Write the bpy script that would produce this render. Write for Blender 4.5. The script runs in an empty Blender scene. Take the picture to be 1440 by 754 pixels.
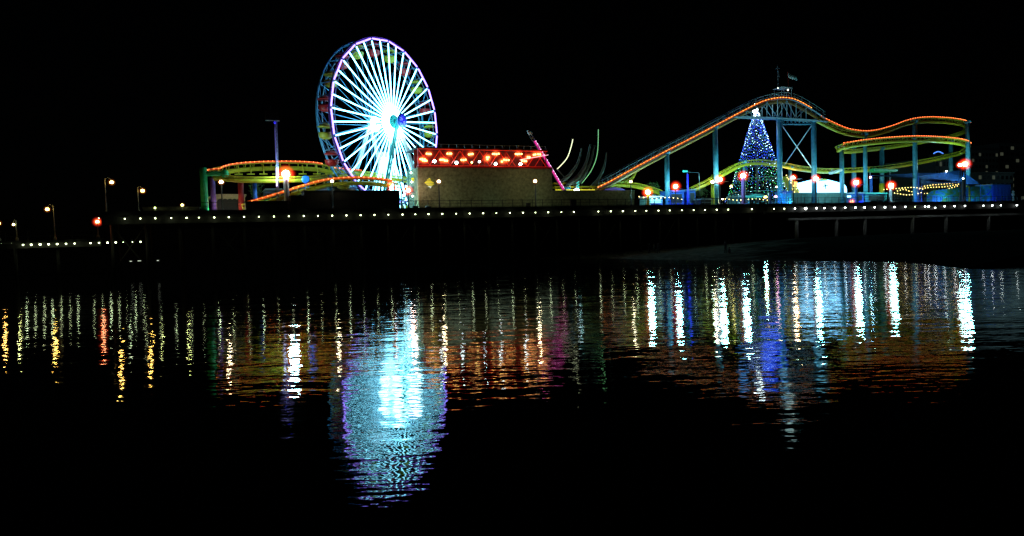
import bpy, math, random
from mathutils import Vector, Matrix
R = math.radians
rnd = random.Random(7)
sc = bpy.context.scene
COL = sc.collection

# ------------------------------------------------------------------ camera
CAMZ = 3.8; F = 1000.0
PITCH = math.atan(42.5 / F); ROLL = 0.030
fw = Vector((0, math.cos(PITCH), -math.sin(PITCH)))
up0 = Vector((0, math.sin(PITCH), math.cos(PITCH))); rt0 = Vector((1, 0, 0))
RT = rt0 * math.cos(ROLL) - up0 * math.sin(ROLL)
UP = rt0 * math.sin(ROLL) + up0 * math.cos(ROLL)
CAM = Vector((0, 0, CAMZ))
cam = bpy.data.cameras.new('camera'); co = bpy.data.objects.new('camera', cam); COL.objects.link(co)
M = Matrix((RT, UP, -fw)).transposed().to_4x4(); M.translation = CAM
co.matrix_world = M
cam.sensor_width = 36; cam.lens = 25.0; cam.clip_end = 6000; cam.clip_start = .1
sc.camera = co

# ------------------------------------------------------------------ pier frame of reference
SL = 0.42; Y0 = 115.0; _n = math.sqrt(1 + SL * SL)
U = Vector((1 / _n, SL / _n, 0)); N = Vector((-SL / _n, 1 / _n, 0)); Z = Vector((0, 0, 1))
O0 = Vector((0, Y0, 0)); DECK = 8.6
ROT = math.atan2(U.y, U.x)
def P(px, py, d=0.0):
    """survey: the point seen at photo pixel (px,py) on the vertical plane d metres behind the pier's front edge"""
    r = fw * F + RT * (px - 720) + UP * (377 - py)
    t = (d + (O0 - CAM).dot(N)) / r.dot(N)
    return CAM + r * t
def L(s, d, z): return O0 + U * s + N * d + Z * z
def S(px, d=0.0, py=290): p = P(px, py, d); return (p - O0).dot(U)
def proj(p):
    v = p - CAM; w = v.dot(fw)
    return 720 + F * v.dot(RT) / w, 377 - F * v.dot(UP) / w
def base(px, d, py=288, z=DECK): p = P(px, py, d); return Vector((p.x, p.y, z))

# ------------------------------------------------------------------ mesh builder
class MB:
    def __init__(s): s.v = []; s.f = []; s.m = []; s.mi = 0
    def add(s, vs, fs):
        o = len(s.v); s.v += [Vector(a) for a in vs]
        for f in fs: s.f.append([i + o for i in f]); s.m.append(s.mi)
        return s
    def box(s, c, size, ax=None):
        """c centre, size full extents, ax 3 axes (default pier axes)"""
        a, b, e = ax or (U, N, Z); c = Vector(c); h = [k / 2 for k in size]
        vs = [c + a * (h[0] * i) + b * (h[1] * j) + e * (h[2] * k) for k in (-1, 1) for j in (-1, 1) for i in (-1, 1)]
        return s.add(vs, [(0, 2, 3, 1), (4, 5, 7, 6), (0, 1, 5, 4), (2, 6, 7, 3), (0, 4, 6, 2), (1, 3, 7, 5)])
    def span(s, s0, s1, d0, d1, z0, z1):
        return s.box(L((s0 + s1) / 2, (d0 + d1) / 2, (z0 + z1) / 2), (abs(s1 - s0), abs(d1 - d0), abs(z1 - z0)))
    def tube(s, pts, r, n=8, cap=True, closed=False):
        pts = [Vector(p) for p in pts]; m = len(pts); rs = r if isinstance(r, (list, tuple)) else [r] * m
        vs = []; prev = None
        for i, p in enumerate(pts):
            if closed: t = pts[(i + 1) % m] - pts[i - 1]
            else: t = pts[min(i + 1, m - 1)] - pts[max(i - 1, 0)]
            t.normalize()
            a = prev if prev is not None else (Z if abs(t.z) < .9 else Vector((1, 0, 0)))
            x = (a - t * a.dot(t)).normalized(); y = t.cross(x); prev = x
            for k in range(n):
                an = 2 * math.pi * k / n; vs.append(p + (x * math.cos(an) + y * math.sin(an)) * rs[i])
        fs = []
        for i in range(m if closed else m - 1):
            j = (i + 1) % m
            for k in range(n): fs.append((i * n + k, i * n + (k + 1) % n, j * n + (k + 1) % n, j * n + k))
        if cap and not closed: fs.append(tuple(range(n))[::-1]); fs.append(tuple((m - 1) * n + k for k in range(n)))
        return s.add(vs, fs)
    def ball(s, c, r, n=8, m=5, sq=1.0):
        c = Vector(c); vs = [c + Z * r * sq]; fs = []
        for i in range(1, m):
            th = math.pi * i / m
            for k in range(n):
                ph = 2 * math.pi * k / n
                vs.append(c + Vector((math.sin(th) * math.cos(ph) * r, math.sin(th) * math.sin(ph) * r, math.cos(th) * r * sq)))
        vs.append(c - Z * r * sq); e = len(vs) - 1
        for k in range(n):
            fs.append((0, 1 + k, 1 + (k + 1) % n)); b = 1 + (m - 2) * n
            fs.append((e, b + (k + 1) % n, b + k))
            for i in range(m - 2):
                o = 1 + i * n; fs.append((o + k, o + n + k, o + n + (k + 1) % n, o + (k + 1) % n))
        return s.add(vs, fs)
    def octa(s, c, r):
        c = Vector(c); d = [Vector(v) * r for v in ((1, 0, 0), (-1, 0, 0), (0, 1, 0), (0, -1, 0), (0, 0, 1), (0, 0, -1))]
        return s.add([c + a for a in d], [(0, 2, 4), (2, 1, 4), (1, 3, 4), (3, 0, 4), (2, 0, 5), (1, 2, 5), (3, 1, 5), (0, 3, 5)])
    def lathe(s, c, prof, n=12, ax=None):
        a, b, e = ax or (U, N, Z); c = Vector(c); m = len(prof)
        vs = [c + a * (r * math.cos(2 * math.pi * k / n)) + b * (r * math.sin(2 * math.pi * k / n)) + e * z for r, z in prof for k in range(n)]
        fs = [(i * n + k, i * n + (k + 1) % n, (i + 1) * n + (k + 1) % n, (i + 1) * n + k) for i in range(m - 1) for k in range(n)]
        fs.append(tuple(range(n))[::-1]); fs.append(tuple((m - 1) * n + k for k in range(n)))
        return s.add(vs, fs)
    def prism(s, poly, off):
        """closed outline pushed by the vector off"""
        n = len(poly); off = Vector(off)
        vs = [Vector(p) for p in poly] + [Vector(p) + off for p in poly]
        return s.add(vs, [tuple(range(n)), tuple(range(n, 2 * n))[::-1]] + [(i, i + n, (i + 1) % n + n, (i + 1) % n) for i in range(n)])

ORG = {}
def mesh_of(mb, name, mat, org, smooth):
    me = bpy.data.meshes.new(name); me.from_pydata([v - org for v in mb.v], [], mb.f)
    mats = mat if isinstance(mat, (list, tuple)) else [mat]
    for m in mats: me.materials.append(m)
    if len(mats) > 1: me.polygons.foreach_set('material_index', mb.m)
    if smooth: me.polygons.foreach_set('use_smooth', [True] * len(mb.f))
    me.update(); return me
def part(name, mb, mat, parent, smooth=False, label=None):
    org = ORG[parent.name]
    o = bpy.data.objects.new(name, mesh_of(mb, name, mat, org, smooth)); COL.objects.link(o); o.parent = parent
    ORG[o.name] = org
    if label: o['label'] = label
    return o
def tagit(o, label, cat, group=None):
    o['label'] = label; o['category'] = cat
    if group: o['group'] = group
    return o
def thing(name, loc, label, cat, group=None, rz=0.0):
    o = bpy.data.objects.new(name, None); COL.objects.link(o); o.location = loc; o.rotation_euler = (0, 0, rz)
    o.empty_display_size = .2; ORG[o.name] = Vector(loc)
    return tagit(o, label, cat, group)
def single(name, mb, mat, loc, label, cat, group=None, smooth=False):
    loc = Vector(loc); o = bpy.data.objects.new(name, mesh_of(mb, name, mat, loc, smooth)); COL.objects.link(o); o.location = loc
    ORG[o.name] = loc
    return tagit(o, label, cat, group)
def struct(name, mb, mat, kind='structure', smooth=False):
    o = bpy.data.objects.new(name, mesh_of(mb, name, mat, Vector((0, 0, 0)), smooth)); COL.objects.link(o); o['kind'] = kind; return o
def copy_tree(o, parent=None):
    c = o.copy(); COL.objects.link(c)
    if parent: c.parent = parent
    for ch in [x for x in o.children if x.type != 'LIGHT']: copy_tree(ch, c)
    return c
def lamp(loc, col, w, r=.2, parent=None, spot=None):
    if not spot and not (parent and parent.name.split('.')[0] in ('street_lamp', 'floodlight', 'edge_lamp', 'lantern')): r = max(r * 4, .9)
    ld = bpy.data.lights.new('glow', 'SPOT' if spot else 'POINT'); ld.energy = w; ld.color = col; ld.shadow_soft_size = r
    o = bpy.data.objects.new('light_source', ld); COL.objects.link(o)
    if spot:
        ld.spot_size = spot[1]; ld.spot_blend = .6
        o.rotation_euler = (Vector(spot[0]) - Vector(loc)).to_track_quat('-Z', 'Y').to_euler()
    o.location = Vector(loc) - (ORG[parent.name] if parent else Vector())
    if parent: o.parent = parent
    return o
def up(px, py, d, col, w, parent=None):
    """added point light at deck level, mostly fill with no fixture, set back so the deck edge hides it from the water"""
    p = P(px, py, d); q = p - O0; p = L(q.dot(U), max(d, 6.0), DECK + .3)
    ld = bpy.data.lights.new('glow', 'POINT'); ld.energy = w; ld.color = col; ld.shadow_soft_size = .22
    o = bpy.data.objects.new('light_source', ld); COL.objects.link(o); o.location = p - (ORG[parent.name] if parent else Vector())
    if parent: o.parent = parent
    return o
ONES = ['', 'first', 'second', 'third', 'fourth', 'fifth', 'sixth', 'seventh', 'eighth', 'ninth', 'tenth', 'eleventh', 'twelfth', 'thirteenth', 'fourteenth', 'fifteenth', 'sixteenth', 'seventeenth', 'eighteenth', 'nineteenth']
TENS = {2: 'twenty', 3: 'thirty', 4: 'forty', 5: 'fifty', 6: 'sixty', 7: 'seventy', 8: 'eighty'}
def nth(k):
    if k < 20: return ONES[k]
    t, u = divmod(k, 10)
    return TENS[t] + '-' + ONES[u] if u else TENS[t][:-1] + 'ieth'

# ------------------------------------------------------------------ materials
MATS = {}
def mat(name, col, rough=.6, metal=0.0, var=.25, scale=2.0, bump=0.0, spec=.4):
    if name in MATS: return MATS[name]
    m = bpy.data.materials.new(name); m.use_nodes = True; nt = m.node_tree; b = nt.nodes['Principled BSDF']
    tc = nt.nodes.new('ShaderNodeTexCoord'); nz = nt.nodes.new('ShaderNodeTexNoise'); nz.inputs['Scale'].default_value = scale
    nz.inputs['Detail'].default_value = 6; nz.inputs['Roughness'].default_value = .65
    nt.links.new(tc.outputs['Object'], nz.inputs['Vector'])
    cr = nt.nodes.new('ShaderNodeValToRGB'); cr.color_ramp.elements[0].position = .3; cr.color_ramp.elements[1].position = .72
    cr.color_ramp.elements[0].color = tuple(c * (1 - var) for c in col) + (1,); cr.color_ramp.elements[1].color = tuple(min(1, c * (1 + var)) for c in col) + (1,)
    nt.links.new(nz.outputs['Fac'], cr.inputs['Fac']); nt.links.new(cr.outputs['Color'], b.inputs['Base Color'])
    b.inputs['Roughness'].default_value = rough; b.inputs['Metallic'].default_value = metal; b.inputs['Specular IOR Level'].default_value = spec
    if bump:
        bp = nt.nodes.new('ShaderNodeBump'); bp.inputs['Distance'].default_value = bump; n2 = nt.nodes.new('ShaderNodeTexNoise')
        n2.inputs['Scale'].default_value = scale * 3; n2.inputs['Detail'].default_value = 5
        nt.links.new(tc.outputs['Object'], n2.inputs['Vector']); nt.links.new(n2.outputs['Fac'], bp.inputs['Height']); nt.links.new(bp.outputs['Normal'], b.inputs['Normal'])
    MATS[name] = m; return m
def glow(name, col, s, mis='NONE'):
    if name in MATS: return MATS[name]
    m = bpy.data.materials.new(name); m.use_nodes = True; nt = m.node_tree; b = nt.nodes['Principled BSDF']
    b.inputs['Base Color'].default_value = tuple(min(.8, c) for c in col) + (1,); b.inputs['Roughness'].default_value = .3
    b.inputs['Emission Color'].default_value = tuple(col) + (1,); b.inputs['Emission Strength'].default_value = s
    m.cycles.emission_sampling = mis
    MATS[name] = m; return m
def halo_mat(name, col, s):
    """a halo added around a lamp: soft volume that gives off light, no surface"""
    if name in MATS: return MATS[name]
    m = bpy.data.materials.new(name); m.use_nodes = True; nt = m.node_tree; nt.nodes.remove(nt.nodes['Principled BSDF'])
    e = nt.nodes.new('ShaderNodeEmission'); e.inputs['Color'].default_value = tuple(col) + (1,)
    tc = nt.nodes.new('ShaderNodeTexCoord'); vm = nt.nodes.new('ShaderNodeVectorMath'); vm.operation = 'DISTANCE'; vm.inputs[1].default_value = (.5, .5, .5)
    nt.links.new(tc.outputs['Generated'], vm.inputs[0]); mr = nt.nodes.new('ShaderNodeMapRange'); mr.inputs['From Min'].default_value = .5; mr.inputs['From Max'].default_value = .1
    mr.inputs['To Min'].default_value = 0; mr.inputs['To Max'].default_value = 1; nt.links.new(vm.outputs['Value'], mr.inputs['Value'])
    pw = nt.nodes.new('ShaderNodeMath'); pw.operation = 'POWER'; pw.inputs[1].default_value = 2.5; nt.links.new(mr.outputs[0], pw.inputs[0])
    rp = nt.nodes.new('ShaderNodeValToRGB'); rp.color_ramp.elements[0].color = tuple(col) + (1,); rp.color_ramp.elements[0].position = .5; rp.color_ramp.elements[1].color = (1, .32, .07, 1); rp.color_ramp.elements[1].position = .85
    nt.links.new(mr.outputs[0], rp.inputs['Fac']); nt.links.new(rp.outputs['Color'], e.inputs['Color'])
    ml = nt.nodes.new('ShaderNodeMath'); ml.operation = 'MULTIPLY'; ml.inputs[1].default_value = s; nt.links.new(pw.outputs[0], ml.inputs[0]); nt.links.new(ml.outputs[0], e.inputs['Strength'])
    nt.links.new(e.outputs[0], nt.nodes['Material Output'].inputs['Volume']); m.cycles.emission_sampling = 'NONE'
    MATS[name] = m; return m

wood = mat('tarred wood', (.02, .018, .016), .85, bump=.02)
concrete = mat('concrete', (.22, .23, .22), .85, bump=.02)
blackmetal = mat('black paint', (.02, .02, .022), .45)
yellow = mat('yellow paint', (.62, .55, .03), .4, var=.15)
yellowd = mat('yellow track paint', (.5, .42, .02), .45, var=.2)
columnp = mat('pale blue column paint', (.075, .27, .38), .4, var=.35, scale=1.4)
whitep = mat('white paint', (.75, .77, .78), .4, var=.06)
greyp = mat('grey blue steel', (.2, .28, .34), .45, var=.2)
tealp = mat('teal paint', (.05, .45, .42), .4, var=.15)
greenp = mat('green paint', (.03, .4, .14), .4, var=.2)
purplep = mat('purple paint', (.22, .1, .45), .4, var=.2)
bluep = mat('blue paint', (.02, .12, .55), .45, var=.2)
redp = mat('red paint', (.4, .015, .015), .4, var=.2)
bluefab = mat('blue sail cloth', (.02, .12, .5), .8, var=.25, scale=.7)
stucco = mat('olive stucco', (.24, .28, .15), .9, var=.5, scale=2.2, bump=.05)
dark = mat('dark siding', (.025, .028, .03), .7, bump=.01)
cream = mat('cream wall', (.45, .42, .28), .8, var=.2)
leafm = mat('leaf', (.06, .14, .03), .6, var=.4, scale=3)
barkm = mat('bark', (.12, .09, .06), .9, bump=.03)
cloth = [mat('dark cloth', (.03, .03, .04), .9), mat('grey cloth', (.09, .09, .1), .9), mat('brown cloth', (.08, .05, .04), .9)]
skin = mat('skin', (.4, .25, .18), .6, var=.08); hairm = mat('dark hair', (.02, .015, .01), .6)

g_spoke = glow('wheel tube light', (.22, .74, 1.0), 8.5, 'FRONT_BACK')
g_rim = glow('violet rim light', (.30, .19, 1.0), 4.6, 'FRONT_BACK')
g_hub = glow('hub light', (.4, .9, 1.0), 16.0, 'FRONT_BACK')
g_blue = glow('deep blue light', (.03, .02, .9), 1.2)
g_teal = glow('teal light', (.05, .7, .6), 1.0)
g_red = glow('red neon', (1.0, .03, .01), .16)
g_strip = glow('red rope light', (1.0, .05, .005), .06)
g_strip2 = glow('orange rope light', (1.0, .12, .01), .08)
g_bulb_r = glow('red amber bulb', (1.0, .26, .06), 5.0)
g_bulb_o = glow('amber bulb', (1.0, .40, .07), 5.5)
g_warm = glow('warm bulb', (1.0, .75, .38), 14.0, 'FRONT_BACK')
g_warmy = glow('yellow bulb', (1.0, .7, .2), 8.0)
g_edge = glow('pier edge bulb', (.85, 1.0, .55), 9.0, 'FRONT_BACK')
g_edgew = glow('white pier edge bulb', (.9, 1.0, 1.0), 16.0, 'FRONT_BACK')
g_white = glow('white light', (.8, 1.0, 1.0), 20.0, 'FRONT_BACK')
g_tent = glow('lit tent cloth', (.22, .6, 1.0), 5.0, 'FRONT_BACK')
g_mag = glow('magenta tube', (.9, .03, .35), .9)
g_pink = glow('pink bulb', (1.0, .5, .85), 4.0)
g_green = glow('green light trail', (.35, 1.0, .4), .8)
g_cream = glow('cream light trail', (.95, 1.0, .6), 1.6)
g_yel = glow('yellow sign light', (.95, .8, .05), .6)
m_red = halo_mat('red lamp halo', (1.0, .03, .01), 5.5)  # halos added around the lamps, no glass there
m_redg = halo_mat('red gallery halo', (1.0, .02, .005), 1.1)
g_gal = glow('gallery bulb', (1.0, .62, .16), 5.5)
m_amb = halo_mat('amber lamp halo', (1.0, .25, .04), 2.2)

# ------------------------------------------------------------------ water, shore, world
def water_mat():
    m = bpy.data.materials.new('night water'); m.use_nodes = True; nt = m.node_tree; b = nt.nodes['Principled BSDF']
    b.inputs['Base Color'].default_value = (.002, .004, .005, 1); b.inputs['Roughness'].default_value = .02; b.inputs['IOR'].default_value = 1.40; b.inputs['Specular Tint'].default_value = (.7, .97, 1, 1)
    tc = nt.nodes.new('ShaderNodeTexCoord')
    def layer(scale, sx, sy, detail, rot):
        mp = nt.nodes.new('ShaderNodeMapping'); mp.inputs['Scale'].default_value = (sx, sy, 1); mp.inputs['Rotation'].default_value = (0, 0, rot)
        nz = nt.nodes.new('ShaderNodeTexNoise'); nz.inputs['Scale'].default_value = scale; nz.inputs['Detail'].default_value = detail; nz.inputs['Roughness'].default_value = .55
        nt.links.new(tc.outputs['Object'], mp.inputs['Vector']); nt.links.new(mp.outputs[0], nz.inputs['Vector']); return nz.outputs['Fac']
    def mul(a, k):
        n = nt.nodes.new('ShaderNodeMath'); n.operation = 'MULTIPLY'; nt.links.new(a, n.inputs[0]); n.inputs[1].default_value = k; return n.outputs[0]
    def plus(a, c):
        n = nt.nodes.new('ShaderNodeMath'); n.operation = 'ADD'; nt.links.new(a, n.inputs[0]); nt.links.new(c, n.inputs[1]); return n.outputs[0]
    h = plus(plus(mul(layer(.30, .5, 1.3, 1, .15), .055), mul(layer(.9, .55, 1.4, 2, -.12), .032)), plus(mul(layer(2.2, .6, 1.4, 2, .2), .0135), mul(layer(6.0, .7, 1.3, 1, .1), .0016)))
    sx = nt.nodes.new('ShaderNodeSeparateXYZ'); nt.links.new(tc.outputs['Object'], sx.inputs[0]); mr = nt.nodes.new('ShaderNodeMapRange')
    for k_, v_ in (('From Min', 12), ('From Max', 80), ('To Min', .45), ('To Max', 1.05)): mr.inputs[k_].default_value = v_
    nt.links.new(sx.outputs['Y'], mr.inputs['Value']); mm = nt.nodes.new('ShaderNodeMath'); mm.operation = 'MULTIPLY'; nt.links.new(h, mm.inputs[0]); nt.links.new(mr.outputs[0], mm.inputs[1]); h = mm.outputs[0]
    bp = nt.nodes.new('ShaderNodeBump'); bp.inputs['Distance'].default_value = 1.0; bp.inputs['Strength'].default_value = 1.0
    nt.links.new(h, bp.inputs['Height']); nt.links.new(bp.outputs['Normal'], b.inputs['Normal'])
    return m
w = MB(); w.add([(-1500, -60, 0), (1500, -60, 0), (1500, 2500, 0), (-1500, 2500, 0)], [(0, 1, 2, 3)])
struct('water', w, water_mat())
sand = mat('wet sand', (.07, .07, .06), 1.0, var=.55, scale=.9, bump=.12, spec=0.0)
def painted_shade(m):
    # shade painted into the sand colour: pale western corner, dark towards the shore end
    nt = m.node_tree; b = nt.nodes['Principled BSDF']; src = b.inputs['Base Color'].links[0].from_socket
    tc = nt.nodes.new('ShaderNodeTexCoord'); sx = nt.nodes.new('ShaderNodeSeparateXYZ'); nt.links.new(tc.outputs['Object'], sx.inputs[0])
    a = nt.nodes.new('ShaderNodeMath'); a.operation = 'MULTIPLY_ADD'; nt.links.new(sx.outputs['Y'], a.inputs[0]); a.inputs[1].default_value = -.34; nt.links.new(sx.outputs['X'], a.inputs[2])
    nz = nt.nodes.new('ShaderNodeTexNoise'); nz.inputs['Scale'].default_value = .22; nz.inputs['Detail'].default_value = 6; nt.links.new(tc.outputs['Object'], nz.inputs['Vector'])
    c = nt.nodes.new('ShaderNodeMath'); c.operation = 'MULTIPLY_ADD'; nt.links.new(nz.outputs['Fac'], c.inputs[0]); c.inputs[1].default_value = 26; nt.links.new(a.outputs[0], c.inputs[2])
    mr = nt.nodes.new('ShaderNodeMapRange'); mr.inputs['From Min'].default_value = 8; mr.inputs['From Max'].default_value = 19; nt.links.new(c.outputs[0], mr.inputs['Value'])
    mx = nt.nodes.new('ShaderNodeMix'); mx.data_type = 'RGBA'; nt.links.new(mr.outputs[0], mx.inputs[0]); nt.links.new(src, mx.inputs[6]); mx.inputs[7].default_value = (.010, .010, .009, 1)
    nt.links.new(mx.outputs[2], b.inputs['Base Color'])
beachm = mat('beach sand', (.11, .11, .095), 1.0, var=.6, scale=.9, bump=.15, spec=0.0); painted_shade(beachm)
def gp(px, py):                         # point of the water level seen at a pixel
    r = fw * F + RT * (px - 720) + UP * (377 - py); t = -CAMZ / r.z; return CAM + r * t
shore = [gp(x, y) for x, y in ((700, 366), (780, 364.5), (830, 364), (900, 366), (1000, 367), (1100, 368), (1200, 368.5), (1260, 370), (1310, 376), (1345, 380), (1380, 376), (1440, 375), (1520, 377), (1640, 380), (1900, 392), (2300, 420))]
gv = []; nrow = 14; ncol = 0
fine = []
for a, b_ in zip(shore, shore[1:]):
    for k in range(5): fine.append(a.lerp(b_, k / 5))
fine.append(shore[-1]); ncol = len(fine)
for i, p in enumerate(fine):
    px = proj(p)[0]
    for j in range(nrow):
        t = j / (nrow - 1)
        INL = Vector((.86, .5, 0))
        if j == 0: q = p - INL * 3; z = -.5
        else:
            dist = (t ** 1.6) * 400; q = p + INL * dist
            z = min(2.3, .02 + dist * .062) + rnd.uniform(-.03, .03)
            if px < 900: z *= max(.35, (px - 620) / 280)
        gv.append(Vector((q.x, q.y, z)))
g = MB(); g.add(gv, [(i * nrow + j, (i + 1) * nrow + j, (i + 1) * nrow + j + 1, i * nrow + j + 1) for i in range(ncol - 1) for j in range(nrow - 1)])
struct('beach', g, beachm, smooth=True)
sb = MB()
bar = [gp(x, y) for x, y in ((-120, 388.5), (0, 387.5), (80, 386.2), (160, 385))]
sb.add([p + Z * .05 for p in bar] + [p + N * 2.2 + Z * .12 for p in bar] + [p + N * 5 - Z * .3 for p in bar] + [p - N * .8 - Z * .2 for p in bar],
       [(i, i + 1, i + 5, i + 4) for i in range(3)] + [(i + 4, i + 5, i + 9, i + 8) for i in range(3)] + [(i + 12, i + 13, i + 1, i) for i in range(3)])
struct('sandbar', sb, sand, smooth=True)
sea = MB(); sea.add([(-2500, -200, -4), (2500, -200, -4), (2500, 3500, -4), (-2500, 3500, -4)], [(0, 1, 2, 3)])
struct('seabed', sea, sand)

wd = bpy.data.worlds.new('World'); sc.world = wd; wd.use_nodes = True; nt = wd.node_tree
sky = nt.nodes.new('ShaderNodeTexSky'); sky.sky_type = 'NISHITA'; sky.sun_disc = False
sky.sun_elevation = R(25); sky.sun_rotation = R(150)
bg = nt.nodes['Background']; bg.inputs['Strength'].default_value = .00004
nt.links.new(sky.outputs[0], bg.inputs['Color'])
sl = bpy.data.lights.new('moon', 'SUN'); sl.energy = .0012; sl.angle = R(.5); sl.color = (.8, .9, 1)
so = bpy.data.objects.new('moon', sl); COL.objects.link(so); so.rotation_euler = (R(65), 0, R(-30))

# ------------------------------------------------------------------ the pier
s_left = S(142, 0, 306); s_right = S(1440) + 40
pier = thing('pier', L(s_left, 0, 0), 'long dark timber pier carrying the fairground above the water', 'pier')
m = MB(); m.span(s_left, s_right, 0, 48, DECK - .3, DECK); part('deck', m, wood, pier)
m = MB()
m.span(s_left, s_right, -.12, .2, DECK - .32, DECK + .22); m.span(s_left, s_right, .3, .7, DECK - 1.5, DECK - .31)
for d in (9, 18, 27, 36, 45): m.span(s_left, s_right, d, d + .4, DECK - 1.2, DECK - .31)
part('fascia_beam', m, wood, pier)
s = s_left + 1; k = 0; ped = S(1100)
while s < s_right and k < 90:
    if s < ped - 3:
        for dd in (1.2,) if k % 2 else (1.2, 10):
            m = MB(); z0 = -1.5; m.tube([L(s, dd, z0), L(s, dd, DECK - 1.2)], .2, 7); part('pile', m, wood, pier, True); k += 1
    s += 4.1
s = s_left + 1; q = 0
while s < ped - 8:
    if q % 3 == 0:
        m = MB(); m.tube([L(s, 1.3, 1.0), L(s + 4.1, 1.3, DECK - 1.6)], .1, 5); m.tube([L(s + 4.1, 1.3, 1.0), L(s, 1.3, DECK - 1.6)], .1, 5); part('cross_brace', m, wood, pier)
    s += 4.1; q += 1
# concrete spans at the shore end
m = MB(); m.span(S(1108, 1), s_right, .9, 1.5, 5.55, 6.0); part('concrete_beam', m, concrete, pier)
for px in (1120, 1176, 1216, 1250, 1283, 1330, 1390):
    d = 1.3 if px not in (1250,) else 8
    b0 = base(px, d, 312, .3); m = MB(); m.tube([b0, Vector((b0.x, b0.y, 5.6))], .36, 12); part('concrete_pile', m, concrete, pier, True)
m = MB(); m.span(S(560), s_right, 26, 26.4, -1, DECK - 1.2); part('back_wall', m, wood, pier)

# lower fishing deck at the seaward end
sl0 = S(-60, 0, 340); low = thing('fishing_deck', L(sl0, 2, 0), 'low dark fishing deck at the seaward end of the pier, lamps along its edge', 'deck')
m = MB(); m.span(sl0, s_left - .2, 0, 24, 5.0, 5.3); m.span(sl0, s_left - .2, .3, .6, 4.3, 4.99); part('deck', m, wood, low)
s = sl0 + 1
while s < s_left - 1:
    m = MB(); m.tube([L(s, 1.2, -1.5), L(s, 1.2, 4.99)], .2, 7); part('pile', m, wood, low, True); s += 4.6
m = MB(); s = sl0
while s < s_left - .5: m.span(s, s + .08, .1, .18, 5.3, 6.4); s += 2.4
for z in (5.8, 6.4): m.span(sl0, s_left - .3, .1, .18, z, z + .06)
part('railing', m, blackmetal, low)

# ------------------------------------------------------------------ small lamps under the deck edge
def edge_lamp(px, py, d, z, mt, r, watts, lab, grp, mast=.35):
    p = P(px, py, d); p.z = z; r *= rnd.uniform(.8, 1.12)
    t = thing('edge_lamp', p, lab, 'lamp', grp)
    m = MB(); m.ball(p, r, 8, 6); part('bulb', m, mt, t, True)
    m = MB(); m.lathe(p + Z * r * .6, [(r * 1.9, 0), (r * 1.5, .1), (.05, .16)], 8); m.tube([p + Z * (.1 + r), p + Z * (.1 + r + mast)], .03, 5); part('shade', m, blackmetal, t)
    if watts: lamp(p - N * .3 - Z * .1, (.8, 1, .6) if mt is g_edge else (.8, 1, 1), watts, .12, t)
xs = [175, 197, 218, 240.5, 262, 279.5, 301, 321.5, 343, 364, 385, 406, 427, 447, 467, 487, 507, 526.5, 546, 566, 584, 602.5, 622, 641.5, 660.5, 679.5, 698, 717, 735.5, 753, 771, 789.5, 807, 841.5, 859,
      876, 893.5, 909, 926, 942, 959, 975.5, 991.5, 1008, 1024, 1057.5, 1088.5, 1103, 1118, 1133, 1148.5, 1159.5, 1174, 1188.5, 1203, 1216, 1230, 1244.5, 1258, 1273, 1287, 1301, 1306, 1315, 1328.5, 1342.5, 1357, 1383, 1395.5, 1407.5, 1430]
for i, x in enumerate(xs):
    right = x > 1110 and x != 1287
    rr = .10 if x < 830 else .12
    if right: rr = .16
    if x == 1133: rr = .26
    if x == 1287: rr = .1
    edge_lamp(x, 300, -.15, 7.82 if x not in (1315,) else 7.5, g_edgew if right else g_edge, rr, (5 if i % 3 == 0 else 0) if not right else (8 if i % 3 == 0 else 0),
              f'small {"bright white" if right else "pale green white"} lamp under the pier edge, {nth(i + 1)} from the left', 'lamps under the pier edge', .3)
for i, x in enumerate([32, 43.5, 56, 68, 80, 92.5, 104.5, 127, 139, 151, 162.5, 173, 186, 197.5]):
    edge_lamp(x, 337, -.15, 4.75, g_edge, .12 if x < 165 or x == 197.5 else .05, 5 if i % 3 == 0 else 0, f'small yellowish lamp along the low fishing deck, {nth(i + 1)} from the left', 'lamps along the fishing deck', .25)
for i, (x, y) in enumerate(((2, 343), (12, 343), (16.5, 342.5), (139, 307), (145, 308.5), (150, 307))):
    edge_lamp(x, y, 1, P(x, y, 1).z, g_edge, .08, 0, f'tiny pale lamp {["at the far left edge of the picture", "left of a close pair at the far left", "right of a close pair at the far left", "above the red lamp", "lowest of three above the low deck", "at the very left end of the upper row"][i]}', 'tiny dock lamps', .2)
for i, (x, y) in enumerate(((184, 367.5), (196, 367), (222, 366.5))):
    p = P(x, y, .4); t = thing('dock_light', p, f'{["left", "middle", "right"][i]} of three tiny white lights low between the piles', 'light', 'lights low between the piles')
    m = MB(); m.box(p, (.25 + .15 * (i == 1), .08, .08)); part('tube', m, glow('dim dock tube', (.8, .9, .7), 1.0), t)
    m = MB(); m.box(p + N * .15, (.6, .12, .3)); m.box(p + N * .5, (.08, .65, .08)); part('bracket', m, blackmetal, t)

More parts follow.
